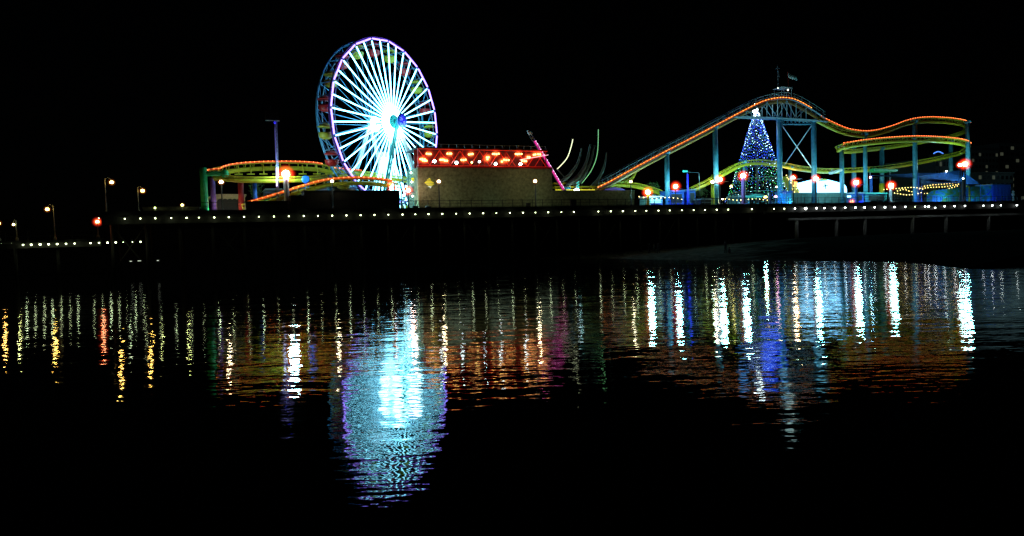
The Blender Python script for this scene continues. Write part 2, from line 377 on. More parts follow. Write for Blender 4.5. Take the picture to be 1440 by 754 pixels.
# ------------------------------------------------------------------ lamp posts
def post(px, py, d, glowm, r, watts, lab, col=(1, .75, .4), pole=blackmetal, halo=None, hr=.0, grp='lamp posts on the pier', z0=DECK, pr=.08, arm=0, cat='street lamp', name='street_lamp', smoothcap=True):
    p = P(px, py, d); b = Vector((p.x, p.y, z0)); 
    if arm: b = b + U * arm
    t = thing(name, b, lab, cat, grp)
    m = MB(); top = Vector((b.x, b.y, p.z - r * .8 if not arm else p.z + .5))
    m.lathe(b, [(pr * 3, 0), (pr * 3, .25), (pr * 1.6, .5), (pr * 1.2, .6)], 10); m.tube([b, top], [pr * 1.2, pr], 8)
    if arm: m.tube([top, top - U * arm * .6 + Z * .15, Vector((p.x, p.y, p.z + r + .05))], pr * .6, 6)
    part('pole', m, pole, t, False)
    m = MB(); m.ball(p, r, 12, 8); part('globe', m, glowm, t, True)
    m = MB(); m.lathe(p + Z * r * .85, [(r * .6, 0), (r * .45, .08), (.03, .2)], 10); part('cap', m, pole, t)
    m = MB(); m.lathe(p - Z * r * 1.15, [(r * .5, 0), (r * .7, .1), (r * .75, .14)], 10); part('collar', m, pole, t)
    if name == 'floodlight':
        m = MB(); m.box(p - N * (r + .62) - Z * (r * 1.15 + .02), (1.7, 1.5, .035)); part('added_visor', m, pole if pole is blackmetal else blackmetal, t)  # plate added to keep the floodlight off the sand
    if halo:
        m = MB(); m.ball(p, hr, 20, 14); part('added_halo', m, halo, t, True)  # halo added around the lamp globe
    if watts and name == 'floodlight': lamp(p - N * (r * 1.5 + .05), (col[0] * .55, col[1], col[2]) if col[0] < .9 else col, watts * .8, r * 1.3, t)
    elif watts: lamp(p - N * (r + .05), col, watts * .8, min(r, .3), t)
    return t
g_lampw = glow('warm lamp globe', (1.0, .80, .45), 14.0, 'FRONT_BACK')
wcol = (1.0, .84, .5)
post(617, 255.5, 2, g_lampw, .26, 170, 'black globe lamp post before the left end of the olive wall', wcol, halo=m_amb, hr=.62)
post(752.5, 255, 2, g_lampw, .26, 170, 'black globe lamp post before the right end of the olive wall', wcol, halo=m_amb, hr=.62)
post(887, 255.5, 2, g_lampw, .22, 80, 'black globe lamp post under the lower end of the coaster lift', wcol, halo=m_amb, hr=.5)
post(467, 255, 2, g_lampw, .22, 70, 'thin lamp post in front of the dark hut left of the wheel', wcol, halo=m_amb, hr=.4)
post(311, 256, 2, g_lampw, .26, 120, 'globe lamp post between green and purple pillars', wcol, halo=m_amb, hr=.6)
g_lampy = glow('sodium lamp', (1.0, .62, .12), 26.0, 'FRONT_BACK')
g_lampg = glow('yellow green lamp', (.9, 1.0, .35), 16.0, 'FRONT_BACK')
farl = [(157, 256.5, 3, g_lampy, .26, 120, 'tallest orange lamp post near the seaward end of the pier', (1, .6, .15), 8, .8),
        (200.5, 268.5, 3, g_lampy, .26, 120, 'second tallest orange lamp post near the seaward end', (1, .6, .15), 8, .6),
        (218, 292.5, 3, g_lampg, .12, 20, 'smallest yellow lamp post, low between two taller ones', (.9, 1, .4), DECK, .3),
        (256.5, 288.5, 3, g_lampg, .2, 60, 'yellow white lamp post left of the green pillar', (.9, 1, .4), DECK, .3),
        (66.5, 294.5, 3, g_lampy, .24, 110, 'grey lamp post with a short arm rising from the low deck', (1, .65, .15), 5.3, -.7),
        (19, 316, 3, g_lampg, .16, 40, 'short yellow lamp post on the low deck at the far left', (.9, 1, .4), 5.3, -.3),
        (-2, 314, 3, g_lampy, .22, 110, 'orange lamp post cut off by the left edge of the picture', (1, .5, .15), 5.3, 0)]
for (x, y, d, gm, r, wt, lab, c, z0, arm) in farl:
    post(x, y, d, gm, r * .85, wt * .4, lab, c, pole=mat('galvanised steel', (.13, .14, .14), .5), halo=m_amb, hr=r * 2.1, z0=z0 if z0 != 8 else DECK, arm=-arm if arm > 0 and arm != .3 else (-arm if arm < 0 else 0), grp='lamp posts at the seaward end', pr=.06)
g_lampr = glow('red lamp globe', (1.0, .42, .2), 20.0, 'FRONT_BACK')
post(137, 312, 1, g_lampr, .2, 30, 'red lamp on a short post over the low deck', (1, .12, .04), halo=m_red, hr=.75, z0=5.3, grp='lamp posts at the seaward end')

# big floodlight globes of the rides
g_flood = glow('flood globe', (.55, 1.0, .95), 30.0, 'FRONT_BACK')
yelpole = yellow
fl = [(402, 245, 5, .55, 1.25, 3200, (.75, .9, 1), whitep, .38, 'largest white floodlight globe, on a pale pillar under the left coaster loop', 1),
      (911, 270.5, 6, .40, 1.05, 2600, (.5, 1, .95), yelpole, .22, 'floodlight globe on a yellow post left of the grey column', 1),
      (950, 262.5, 6, .36, 1.0, 1500, (.45, .9, 1), blackmetal, .1, 'floodlight globe between the grey column and the blue neon pole', 1),
      (1012, 252.5, 5, .42, 1.0, 2800, (.45, 1, .95), blackmetal, .12, 'floodlight globe beside the tall column left of the lit tree', 1),
      (1002, 256, 7, .28, .5, 500, (1, .8, .5), yelpole, .3, 'smaller warm globe on a yellow post touching a larger globe', 0),
      (1045, 247.5, 5, .44, 1.05, 3000, (.6, 1, 1), purplep, .36, 'floodlight globe on a purple pillar in front of the lit tree', 1),
      (1115.5, 250, 9, .3, .8, 700, (1, .6, .3), blackmetal, .12, 'orange red globe right of the lit tree beside its lit slide', 1),
      (1147, 251.5, 4, .4, .95, 2600, (.5, .95, 1), blackmetal, .16, 'floodlight globe in front of the glowing white tent', 1),
      (1204, 257, 5, .42, 1.1, 2600, (.6, 1, .95), bluep, .3, 'floodlight globe on a blue pillar right of the white tent', 1),
      (1224, 249.5, 9, .16, .4, 200, (.8, .9, 1), bluep, .1, 'small pink white globe behind and between two floodlights', 1),
      (1253, 261, 5, .46, 1.1, 2400, (.55, 1, .95), whitep, .36, 'floodlight globe on a pale pillar by the bulb strings', 1),
      (1357, 231, 5, .48, 1.3, 3200, (.55, 1, 1), blackmetal, .16, 'highest floodlight globe, beside the rightmost coaster column', 1),
      (1350, 232, 5.5, .34, .8, 900, (.6, 1, 1), blackmetal, .1, 'smaller globe just left of the highest floodlight', 1),
      (574, 268, 4, .3, .85, 700, (1, .5, .4), blackmetal, .1, 'red white globe left of the olive building', 1)]
for (x, y, d, r, hr, wt, c, pl, pr, lab, hal) in fl:
    post(x, y, d, g_flood, r, wt, lab, c, pole=pl, halo=m_red if hal else m_amb, hr=hr * 1.3, grp='floodlight globes of the rides', pr=pr, cat='floodlight', name='floodlight')
# tinted up-lighting at the foot of columns
for (x, y, d, c, wt) in ((941, 284, 4, (.02, .05, 1), 220), (967, 270, 4, (.03, .05, 1), 260), (1097, 280, 4, (.02, .25, 1), 500), (1144, 278, 8, (.02, .1, 1), 300), (1218, 283, 4, (.05, .03, 1), 200),
                         (1287, 280, 3, (.02, .05, 1), 220), (1330, 268, 4, (.02, .2, 1), 260), (1400, 275, 2, (.02, .12, 1), 160), (440, 270, 6, (.05, .2, 1), 200)):
    p = P(x, y, d); p.z = max(p.z, DECK + .3)
    t = thing('uplight', base(x, d), f'small blue uplight on the deck {dict([(941,"by the grey column"),(967,"by the blue neon pole"),(1097,"in front of the central column"),(1144,"under the cross braces"),(1218,"beside the teal booth"),(1287,"before the tall blue column"),(1330,"in front of the mural"),(1400,"by the blue container"),(440,"left of the wheel")])[x]}', 'uplight', 'blue uplights')
    m = MB(); m.lathe(base(x, d), [(.14, 0), (.2, .1), (.2, .3), (.14, .32)], 8); part('housing', m, blackmetal, t)
    m = MB(); m.lathe(base(x, d) + Z * .325, [(.13, 0), (.12, .03)], 8); part('lens', m, g_blue, t)
    up(x, y, max(d, 6), c, wt, t)

# ------------------------------------------------------------------ Ferris wheel
HUB = P(547, 172, 14); RW = 113.5 * (HUB - CAM).dot(fw) / F
PH = R(60); WN = Vector((math.sin(PH), -math.cos(PH), 0)); WT = Vector((math.cos(PH), math.sin(PH), 0))
def W(a, r, w=0.0): return HUB + WT * (r * math.sin(a)) + Z * (r * math.cos(a)) + WN * w     # a clockwise from the top
BW = -3.0
wheel = thing('ferris_wheel', Vector((HUB.x, HUB.y, DECK)), 'tall ferris wheel with glowing white spokes and violet rim', 'ferris wheel')
for k in range(40):
    a = 2 * math.pi * (k + .0) / 40 + .04
    m = MB(); m.tube([W(a, 1.2, .75), W(a, RW - .35, 0)], .10, 6); part('spoke', m, g_spoke, wheel, True, 'glowing white tube spoke')
for k in range(20):
    a0 = 2 * math.pi * k / 20 + .04 + .018; a1 = 2 * math.pi * (k + 1) / 20 + .04 - .018
    m = MB(); m.tube([W(a0, RW, .05), W(a1, RW, .05)], .13, 6); part('rim_light', m, g_rim, wheel, True)
def ring(r, w, rad, n=80): 
    m = MB(); m.tube([W(2 * math.pi * k / n, r, w) for k in range(n)], rad, 6, closed=True); return m
purp = mat('violet steel', (.12, .05, .3), .4)
part('front_rim', ring(RW + .3, -.1, .14), purp, wheel, True)
part('inner_rim', ring(RW - .9, -.1, .08), greyp, wheel, True)
bluegrey = mat('blue steel', (.08, .3, .5), .4)
part('rear_rim', ring(RW, BW, .17), bluegrey, wheel, True)
m = ring(RW - 1.1, BW, .1); part('rear_inner_rim', m, greyp, wheel, True)
m = MB()
for k in range(20):
    a = 2 * math.pi * k / 20 + .04; b2 = a + 2 * math.pi / 20
    m.tube([W(a, RW, 0), W(a, RW, BW)], .09, 5); m.tube([W(a, RW - 1, 0), W(b2, RW, BW)], .05, 4); m.tube([W(a, RW, 0), W(b2, RW - 1, BW)], .05, 4); m.tube([W(a, RW - 1.1, BW), W(b2, RW, BW)], .05, 4)
part('rim_bracing', m, bluegrey, wheel)
for k in range(20):
    a = 2 * math.pi * k / 20 + .04
    m = MB(); m.tube([W(a, 1, BW - .4), W(a, RW, BW)], .06, 5); m.tube([W(a, 1, BW - .4), W(a + .157, RW, BW)], .04, 4); part('rear_spoke', m, bluegrey, wheel)
m = MB(); m.tube([HUB + WN * (BW - 1.6), HUB + WN * 3.0], .35, 12)
for a in range(20):
    aa = 2 * math.pi * a / 20
    m.tube([W(aa, .3, 0), W(aa, 1.3, .75)], .05, 4)
part('axle', m, tealp, wheel, True)
axw = (WT, Z, WN)
m = MB(); m.lathe(HUB + WN * .6, [(2.5, 0), (2.5, .12), (1.3, .3), (1.2, .36)], 28, axw); part('hub_light', m, g_hub, wheel, True)
m = MB(); m.lathe(HUB + WN * (BW - .2), [(1.1, 0), (1.3, .2), (1.1, .4)], 24, axw); part('rear_hub_light', m, g_hub, wheel, True)
m = MB(); m.lathe(HUB + WN * 1.0, [(1.15, 0), (1.15, .2), (.5, .3)], 24, axw); hd = part('hub_disc', m, tealp, wheel, True)
m = MB()
for k in range(16):
    a = 2 * math.pi * k / 16; m.tube([W(a, .45, 1.34), W(a, 1.05, 1.26)], .05, 4)
part('disc_tube', m, g_teal, hd)
m = MB(); m.lathe(HUB + WN * 2.7, [(1.15, 0), (1.2, .15), (1.0, .3)], 24, axw); nd = part('nose_disc', m, bluep, wheel, True)
m = MB()
for k in range(12):
    a = 2 * math.pi * k / 12; m.tube([W(a, .2, 3.06), W(a, .98, 3.04)], .06, 4)
part('disc_tube', m, g_blue, nd)
for w_, nm in ((1.9, 'front'), (BW - 1.2, 'rear')):
    for sgn in (-1, 1):
        foot = Vector((HUB.x, HUB.y, DECK)) + WT * (6.3 * sgn) + WN * (w_ + (1.0 if nm == 'front' else -1.0))
        a = HUB + WN * w_; m = MB(); m.tube([foot - WT * .28, a - WT * .2], .2, 6); m.tube([foot + WT * .42, a + WT * .25], .14, 6)
        for q in range(9):
            f0 = foot.lerp(a, q / 9); f1 = foot.lerp(a, (q + 1) / 9); m.tube([f0 - WT * .25, f1 + WT * .3], .06, 4)
        m.box(foot + Z * .15, (1.6, 1.0, .3))
        part('leg', m, tealp if nm == 'front' and sgn < 0 else whitep, wheel)
m = MB()
for k in range(7):
    q = -5 + k * 1.7; m.tube([Vector((HUB.x, HUB.y, DECK + .2)) + WT * q + WN * (-1.2), HUB + WT * q * .15 - Z * 5 + WN * (-1.2)], .12, 5)
part('tower_frame', m, whitep, wheel)
# tall lit tubes that hang below the hub down to the boarding floor
for k, q in enumerate((-4.6, -3.4, -2.1, -.9, .5, 1.7, 2.9, 4.2, 5.4)):
    b0 = Vector((HUB.x, HUB.y, DECK + 1.0)) + WT * q + WN * (-.6)
    m = MB(); m.tube([b0, HUB + WT * q * .3 - Z * 6.0 - WN * .6], .11, 5); part('tower_tube', m, g_spoke, wheel)
m = MB(); m.box(Vector((HUB.x, HUB.y, DECK + .35)) + WN * -1.5, (13, 7, .7), (WT, WN, Z)); part('boarding_floor', m, greyp, wheel)
lamp(HUB + WN * 3.6 - Z * 1.5, (.6, .95, 1), 800, .3, wheel)
lamp(HUB + WN * -1.6 - Z * 2.5, (.55, .9, 1), 700, .5, wheel)
lamp(HUB + WN * -1.6 + Z * 5 - WT * 3, (.45, .8, 1), 160, .5, wheel)
lamp(Vector((HUB.x, HUB.y, DECK + 4)) + WN * 2.5, (.6, .95, 1), 260, .3, wheel)
# gondolas between the rims
def gondola(mt, mtc):
    c0 = Vector((0, 0, 0)); X = Vector((1, 0, 0)); Yv = Vector((0, 1, 0)); ax = (X, Yv, Z)
    t = thing('gondola', c0, '', 'gondola')
    m = MB(); m.tube([Vector((0, -1.7, 0)), Vector((0, 1.7, 0))], .07, 6); m.tube([c0, Vector((0, 0, -2.4))], .06, 6); part('hanger', m, greyp, t)
    m = MB(); m.lathe(Vector((0, 0, -2.55)), [(.55, 0), (.95, .25), (1.05, .75), (1.1, .95), (.98, .95), (.9, .5)], 14, ax); part('tub', m, mt, t, True)
    m = MB(); m.lathe(Vector((0, 0, -.75)), [(1.15, 0), (1.18, .07), (.75, .4), (.08, .62)], 14, ax); part('canopy', m, mtc, t, True)
    m = MB(); m.tube([Vector((0.7 * math.cos(a), .7 * math.sin(a), -1.85)) for a in [2 * math.pi * k / 12 for k in range(12)]], .06, 5, closed=True); part('seat', m, whitep, t)
    return t
gyp = mat('gondola yellow', (.4, .34, .02), .5); gr_ = gondola(redp, redp); gy_ = gondola(gyp, gyp)
used = set()
cw = ['at the very top of', 'first clockwise from the top of', 'second clockwise from the top of', 'third clockwise from the top of', 'fourth clockwise from the top of', 'at the far right of', 'fourth anticlockwise from the bottom of', 'third anticlockwise from the bottom of', 'second anticlockwise from the bottom of', 'first anticlockwise from the bottom of', 'at the very bottom of',
      'first clockwise from the bottom of', 'second clockwise from the bottom of', 'third clockwise from the bottom of', 'fourth clockwise from the bottom of', 'at the far left of', 'fourth anticlockwise from the top of', 'third anticlockwise from the top of', 'second anticlockwise from the top of', 'first anticlockwise from the top of']
for k in range(20):
    yl = k % 2 == 0
    pr_ = gy_ if yl else gr_
    o = pr_ if pr_.name not in used else copy_tree(pr_); used.add(pr_.name)
    o.location = W(2 * math.pi * k / 20 + .2, RW - .1, BW / 2); o.rotation_euler = (0, 0, math.atan2(WN.y, WN.x) + math.pi / 2)
    o['label'] = f'{"yellow" if yl else "red"} gondola {cw[k]} the ferris wheel'; o['category'] = 'gondola'; o['group'] = 'gondolas hanging in the wheel'

# ------------------------------------------------------------------ coaster track
def cr(pts, step=.6):
    pts = [Vector(p) for p in pts]; out = []
    for i in range(len(pts) - 1):
        p0 = pts[max(i - 1, 0)]; p1 = pts[i]; p2 = pts[i + 1]; p3 = pts[min(i + 2, len(pts) - 1)]
        n = max(2, int((p2 - p1).length / step))
        for k in range(n):
            t = k / n
            out.append(.5 * ((2 * p1) + (p2 - p0) * t + (2 * p0 - 5 * p1 + 4 * p2 - p3) * t * t + (3 * p1 - p0 - 3 * p2 + p3) * t ** 3))
    out.append(pts[-1]); return out
def frames(path):
    fr = []
    for i, p in enumerate(path):
        t = (path[min(i + 1, len(path) - 1)] - path[max(i - 1, 0)]); t.normalize()
        sd = t.cross(Z)
        if sd.length < .05: sd = U.copy()
        sd.normalize()
        fr.append((p, t, sd, sd.cross(t)))
    return fr
def resample(path, step):
    out = [path[0]]; acc = 0
    for a, b_ in zip(path, path[1:]):
        l = (b_ - a).length; x = step - acc
        while x <= l: out.append(a.lerp(b_, x / l)); x += step
        acc = (acc + l) % step
    return out
def track(root, ctrl, lit=None, strip=g_strip, bulb=g_bulb_r, deep=.55, spacing=.78, railing=False, tm=None):
    """ctrl (px,py,d) of the track's running level; lit = None or (first,last) fractions with bulbs on the waterside"""
    tm = tm or yellowd
    path = resample(cr([P(*c) for c in ctrl]), .7); fr = frames(path)
    m = MB(); m.tube([p - n_ * deep for p, t, sd, n_ in fr], .34, 8)
    for sg in (-1, 1):
        m2 = MB(); m2.tube([p + sd * (.55 * sg) for p, t, sd, n_ in fr], .09, 6); part('rail', m2, tm, root, True)
    for i, (p, t, sd, n_) in enumerate(fr):
        if i % 2 == 0:
            m.tube([p + sd * .55, p - n_ * deep], .06, 4); m.tube([p - sd * .55, p - n_ * deep], .06, 4); m.tube([p - sd * .55, p + sd * .55], .05, 4)
    part('track_frame', m, tm, root)
    # walkway fascia on the water side
    if lit:
        i0 = int(lit[0] * (len(fr) - 1)); i1 = int(lit[1] * (len(fr) - 1)) + 1; sub = fr[i0:i1]
        side = lambda sd: sd if sd.dot(N) < 0 else -sd
        m = MB(); q = [p + side(sd) * .8 + n_ * .12 for p, t, sd, n_ in sub]
        vs = []; hs = .2 if strip is g_strip2 else .13
        for (p, t, sd, n_), c in zip(sub, q):
            o = side(sd) * .06; vs += [c + n_ * hs + o, c - n_ * hs + o, c - n_ * hs - o, c + n_ * hs - o]
        fs = [(4 * i + a, 4 * i + (a + 1) % 4, 4 * i + 4 + (a + 1) % 4, 4 * i + 4 + a) for i in range(len(q) - 1) for a in range(4)]
        fs += [(3, 2, 1, 0), tuple(4 * (len(q) - 1) + a for a in range(4))]
        m.add(vs, fs); st = part('light_strip', m, strip, root)
        m = MB(); cab = [a + side(b_[2]) * .12 + b_[3] * .05 for a, b_ in zip(q, sub)]; m.tube(cab, .008, 3)
        for c in resample(cab, spacing): m.octa(c, .085)
        o = part('bulb_string', m, bulb, st)
    if railing:
        m = MB(); side = lambda sd: sd if sd.dot(N) < 0 else -sd
        for sg in (-1, 1):
            m.tube([p + sd * (1.0 * sg) + Z * 1.15 for p, t, sd, n_ in fr], .035, 4); m.tube([p + sd * (1.0 * sg) + Z * .6 for p, t, sd, n_ in fr], .025, 4)
            for i, (p, t, sd, n_) in enumerate(fr):
                if i % 3 == 0: m.tube([p + sd * (1.0 * sg) + Z * 1.2, p + sd * (1.0 * sg) - Z * .1], .03, 4)
        part('handrail', m, greyp, root)
        m = MB(); vs = []
        for p, t, sd, n_ in fr: vs += [p + sd * .65 - n_ * .08, p + sd * 1.1 - n_ * .08, p + sd * 1.1 - n_ * .16, p + sd * .65 - n_ * .16]
        fs = [(4 * i + a, 4 * i + (a + 1) % 4, 4 * i + 4 + (a + 1) % 4, 4 * i + 4 + a) for i in range(len(fr) - 1) for a in range(4)]
        m.add(vs, fs); part('catwalk', m, greyp, root)
    return path
def column(root, px, py, d, r=.43, mt=None, cap=True, lower=None):
    tp = P(px, py, d); b0 = Vector((tp.x, tp.y, DECK)); m = MB(); m.tube([b0, tp], r, 20)
    m.lathe(b0, [(r * 1.7, 0), (r * 1.7, .18), (r * 1.1, .2)], 16)
    if cap: m.lathe(tp - Z * .1, [(r * 1.25, 0), (r * 1.25, .14)], 16); m.box(tp + Z * .25, (.5, 1.5, .5))
    return part('column', m, mt or columnp, root, True)

co_r = thing('roller_coaster', base(1100, 8), 'big roller coaster on the right with red bulbs along yellow track', 'roller coaster')
lift = [(838, 265, 8), (860, 254, 8), (900, 232, 8), (940, 211, 8), (975, 193, 8), (1010, 174.5, 8), (1045, 156, 8), (1068, 145, 8), (1085, 140.5, 8), (1100, 139.5, 8), (1116, 143, 8), (1140, 156, 8), (1158, 168.5, 8)]
track(co_r, lift, (0.0, .93), g_strip2, g_bulb_o, railing=True, tm=mat('orange brown track paint', (.4, .18, .03), .5))
hill = [(1150, 165, 8), (1165, 173, 8), (1185, 181.5, 8), (1205, 185.5, 8), (1225, 185, 8), (1250, 178.5, 8), (1272, 170.5, 8), (1295, 166.5, 8), (1325, 167, 8.5), (1350, 170.5, 10), (1361, 176, 13), (1357, 183, 16), (1335, 190.5, 17), (1300, 197, 17), (1260, 203.5, 17), (1215, 209, 15), (1188, 210.5, 12), (1178, 207, 9), (1187, 202.5, 7), (1210, 198.5, 7), (1250, 194.5, 7), (1290, 193, 7), (1330, 195, 7.5), (1354, 199, 9), (1362, 206, 12), (1352, 212, 15), (1325, 219, 16), (1285, 227, 16), (1240, 233.5, 15), (1200, 236.5, 13), (1160, 237.5, 11), (1125, 234, 10), (1095, 228.5, 9.5), (1065, 225, 9), (1040, 229, 9), (1018, 240, 9), (995, 253, 9), (968, 266, 9)]
# lit stretches are separate runs of the same track
iA = 11; iB = 17; iC = 24
track(co_r, hill[:iA + 1], (0, .9), g_strip, g_bulb_r, deep=.85)
track(co_r, hill[iA - 1:iB + 1][1:], None)
track(co_r, hill[iB:iC + 1], (0, .96), g_strip, g_bulb_r, deep=.85)
track(co_r, hill[iC:], None, deep=.7)
track(co_r, [(842, 258, 10), (862, 256, 11), (885, 257, 11), (905, 261, 11), (925, 267, 11), (935, 272, 11)], None, deep=.6)
track(co_r, [(838, 262, 13), (860, 262, 13), (885, 250, 14), (893, 236, 15)], None)
for (x, y, d, r) in ((937.5, 216, 8, .44), (1005.5, 179, 8, .48), (1095.5, 168, 8, .52), (1144, 171, 8, .52), (1216.5, 190, 8, .42), (1286.5, 172, 8, .48), (1361, 172.5, 9, .5),
                     (1183.5, 208, 9, .45), (1200.5, 207, 15, .5), (1240, 210, 16, .5), (1337, 200, 17, .5), (1046, 229, 9, .25), (1005, 249, 9, .4), (1111, 237, 10, .35)):
    column(co_r, x, y, d, r, yellow if x == 1005 else None)
# short sleeves in other colours
for (x, y, d, mt) in ((1361, 262, 8.4, yellow), (1240, 258, 15.3, yellow)):
    tp = P(x, y, d); m = MB(); m.tube([Vector((tp.x, tp.y, DECK)), tp], .56, 18); part('column_sleeve', m, mt, co_r, True)
# truss below the peak and girder
m = MB()
tl = P(1020, 166.5, 8); 
chord = [P(1020, 166, 8), P(1045, 165, 8), P(1070, 166, 8), P(1097, 167, 8), P(1120, 168.5, 8), P(1146, 170.5, 8), P(1160, 172, 8)]
for dd in (-.7, .7):
    q = [c + N * dd for c in chord]; m.tube(q, .17, 5)
tops = [P(1046, 156, 8), P(1060, 150, 8), P(1075, 144.5, 8), P(1090, 142, 8), P(1103, 142, 8), P(1116, 146, 8), P(1130, 153, 8)]
bots = [P(1046, 165, 8), P(1060, 165.5, 8), P(1075, 166, 8), P(1090, 166.5, 8), P(1103, 167.5, 8), P(1116, 168, 8), P(1130, 169, 8)]
for dd in (-.7, .7):
    for i, (a, b_) in enumerate(zip(tops, bots)):
        m.tube([a + N * dd, b_ + N * dd], .09, 5)
        if i < 6: m.tube([tops[i + 1] + N * dd, b_ + N * dd] if i % 2 else [a + N * dd, bots[i + 1] + N * dd], .07, 5)
part('truss', m, mat('truss paint', (.3, .42, .48), .4), co_r)
m = MB(); a, b_ = P(1099, 175, 8), P(1143, 175, 8)
m.tube([a, b_], .12, 6); m.tube([a + Z * .95, b_ + Z * .95], .12, 6)
for q in range(8):
    u0 = a.lerp(b_, q / 8); u1 = a.lerp(b_, (q + 1) / 8); m.tube([u0, u1 + Z * .95], .06, 4); m.tube([u0 + Z * .95, u1], .06, 4)
part('girder', m, columnp, co_r)
for (x0, y0, x1, y1) in ((1100, 177, 1141, 236), (1141, 177, 1103, 232)):
    m = MB(); m.tube([P(x0, y0, 7.9 if x0 < 1120 else 8.1), P(x1, y1, 7.9 if x0 < 1120 else 8.1)], .11, 6); part('cross_brace', m, whitep, co_r)
lamp(P(1098, 160, 5), (.2, .6, 1), 60, .2, co_r); lamp(P(1040, 175, 5), (.1, .4, 1), 50, .2, co_r); lamp(P(1150, 180, 5), (.2, .7, 1), 60, .2, co_r); up(1110, 280, 7, (.2, .6, 1), 900, co_r); up(1150, 280, 9, (.2, .7, 1), 500, co_r); up(1230, 280, 11, (.9, .95, .5), 900, co_r); up(1320, 280, 12, (.8, .95, .5), 900, co_r); up(1020, 280, 9, (.9, .95, .4), 300, co_r)  # fill lights added at truss and track, no fixtures
# peak shelter, flag, mast
sh = thing('peak_shelter', P(1100, 139, 8), 'small flat roofed shelter with two lamps over the coaster peak', 'shelter')
m = MB(); c = P(1101, 124.5, 8); m.box(c, (2.9, 2.4, .14)); m.box(c + Z * .1, (2.2, 1.8, .1)); part('roof', m, greyp, sh)
for dx in (-1.3, 1.3):
    for dd in (-1, 1):
        m = MB(); m.tube([c + U * dx + N * dd, c + U * dx + N * dd - Z * 2.0], .05, 5); part('post', m, greyp, sh)
for x, y, r in ((1094, 124, .13), (1108, 126.5, .17)):
    m = MB(); m.ball(P(x, y, 6.7), r, 8, 6); part('lamp', m, glow('soft white lamp', (.9, 1, .8), 3.0), sh, True)
lamp(P(1108, 128, 6.5), (.8, 1, .9), 10, .15, sh)
fl_ = thing('flag', P(1108.5, 139, 8), 'pale teal flag flying from a pole above the coaster peak', 'flag')
m = MB(); m.tube([P(1108.8, 139, 8), P(1108, 101, 8)], .05, 6); m.ball(P(1108, 101, 8), .09, 6, 5); part('pole', m, redp, fl_)
vs = []; nx = 9
for i in range(nx):
    t = i / (nx - 1); x = 1108.4 + 12.5 * t; yt = 102 + 7.5 * t + 1.0 * math.sin(t * 5); yb = 108 + 7 * t + .9 * math.sin(t * 5 + .5); dd = 8 + .25 * math.sin(t * 7)
    vs += [P(x, yt, dd), P(x, yb, dd), P(x, yb, dd + .03), P(x, yt, dd + .03)]
m = MB(); m.add(vs, [(4 * i + a, 4 * i + 4 + a, 4 * i + 4 + (a + 1) % 4, 4 * i + (a + 1) % 4) for i in range(nx - 1) for a in range(4)] + [(0, 1, 2, 3), (4 * nx - 1, 4 * nx - 2, 4 * nx - 3, 4 * nx - 4)])
part('cloth', m, mat('pale teal cloth', (.5, .8, .78), .8), fl_, True)
lamp(P(1104, 114, 5.5), (.6, 1, 1), 45, .15, fl_)  # fill light added for the flag, no fixture
an = thing('antenna_mast', P(1094, 124, 8.5), 'thin dim antenna mast left of the flag', 'antenna')
m = MB(); m.tube([P(1094.6, 124, 8.5), P(1093, 91, 8.5)], .04, 5); m.tube([P(1091, 97, 8.5), P(1096, 96, 8.5)], .05, 4); m.tube([P(1094, 98, 8.5), P(1095.5, 109, 8.5)], .08, 5); part('mast', m, greyp, an)

# ------------------------------------------------------------------ left coaster
co_l = thing('roller_coaster', base(390, 8), 'smaller coaster loop on the left with red bulbs on a yellow rail', 'roller coaster')
loop = [(475, 238, 11), (455, 232, 13), (425, 229.5, 14), (385, 229, 14), (345, 230.5, 13), (315, 234, 11.5), (301, 238.5, 9), (304, 244, 7), (320, 247.5, 6), (355, 249.5, 6), (400, 249.5, 6.5), (440, 248, 8), (470, 244.5, 10)]
track(co_l, loop[:8], (.12, .98), g_strip, g_bulb_r, deep=.9, spacing=.7)
track(co_l, loop[7:], None, deep=.5)
track(co_l, [(340, 288, 7), (355, 284.5, 7), (385, 275.5, 7), (420, 264.5, 7), (450, 256, 7), (475, 252.5, 7), (505, 251.5, 7), (535, 253.5, 7), (552, 257, 7), (566, 262, 7)], (.05, .95), g_strip2, g_bulb_r, deep=.7)
track(co_l, [(470, 238, 12), (490, 240, 12), (520, 243, 13), (545, 247, 14), (592, 252, 16)], (.0, .3), g_strip, g_bulb_r)
for x in (318, 335, 352, 370, 388, 425, 445, 462):
    m = MB(); a = P(x, 232.5, 13.5); m.tube([a, a - Z * .9 - N * .9, a - Z * 1.6 - N * 1.0], .09, 5); m.tube([a - Z * 1.4 + U * -.6, a - Z * 1.4 + U * .6], .12, 5); part('bracket', m, yellow, co_l)
for (x, y, d, r, mt, lab) in ((285.5, 236, 6, .5, greenp, 'green pillar'), (298.5, 250, 10, .38, purplep, 'purple pillar'), (338, 250, 9, .42, redp, 'red pillar'), (358, 256, 8, .3, bluep, 'blue pillar'), (402, 256, 6.8, .4, columnp, 'pale blue pillar'), (431, 252, 8, .42, bluep, 'dark blue pillar'), (463, 247, 9.5, .4, columnp, 'pillar by the wheel'), (548, 256, 7.2, .3, columnp, 'end pillar')):
    column(co_l, x, y, d, r, mt, cap=False)['label'] = lab
m = MB(); m.tube([P(281, 244.5, 6), P(316, 244.5, 6)], .34, 12); m.ball(P(316, 244.5, 6), .62, 12, 8); part('crossbar', m, greenp, co_l, True)
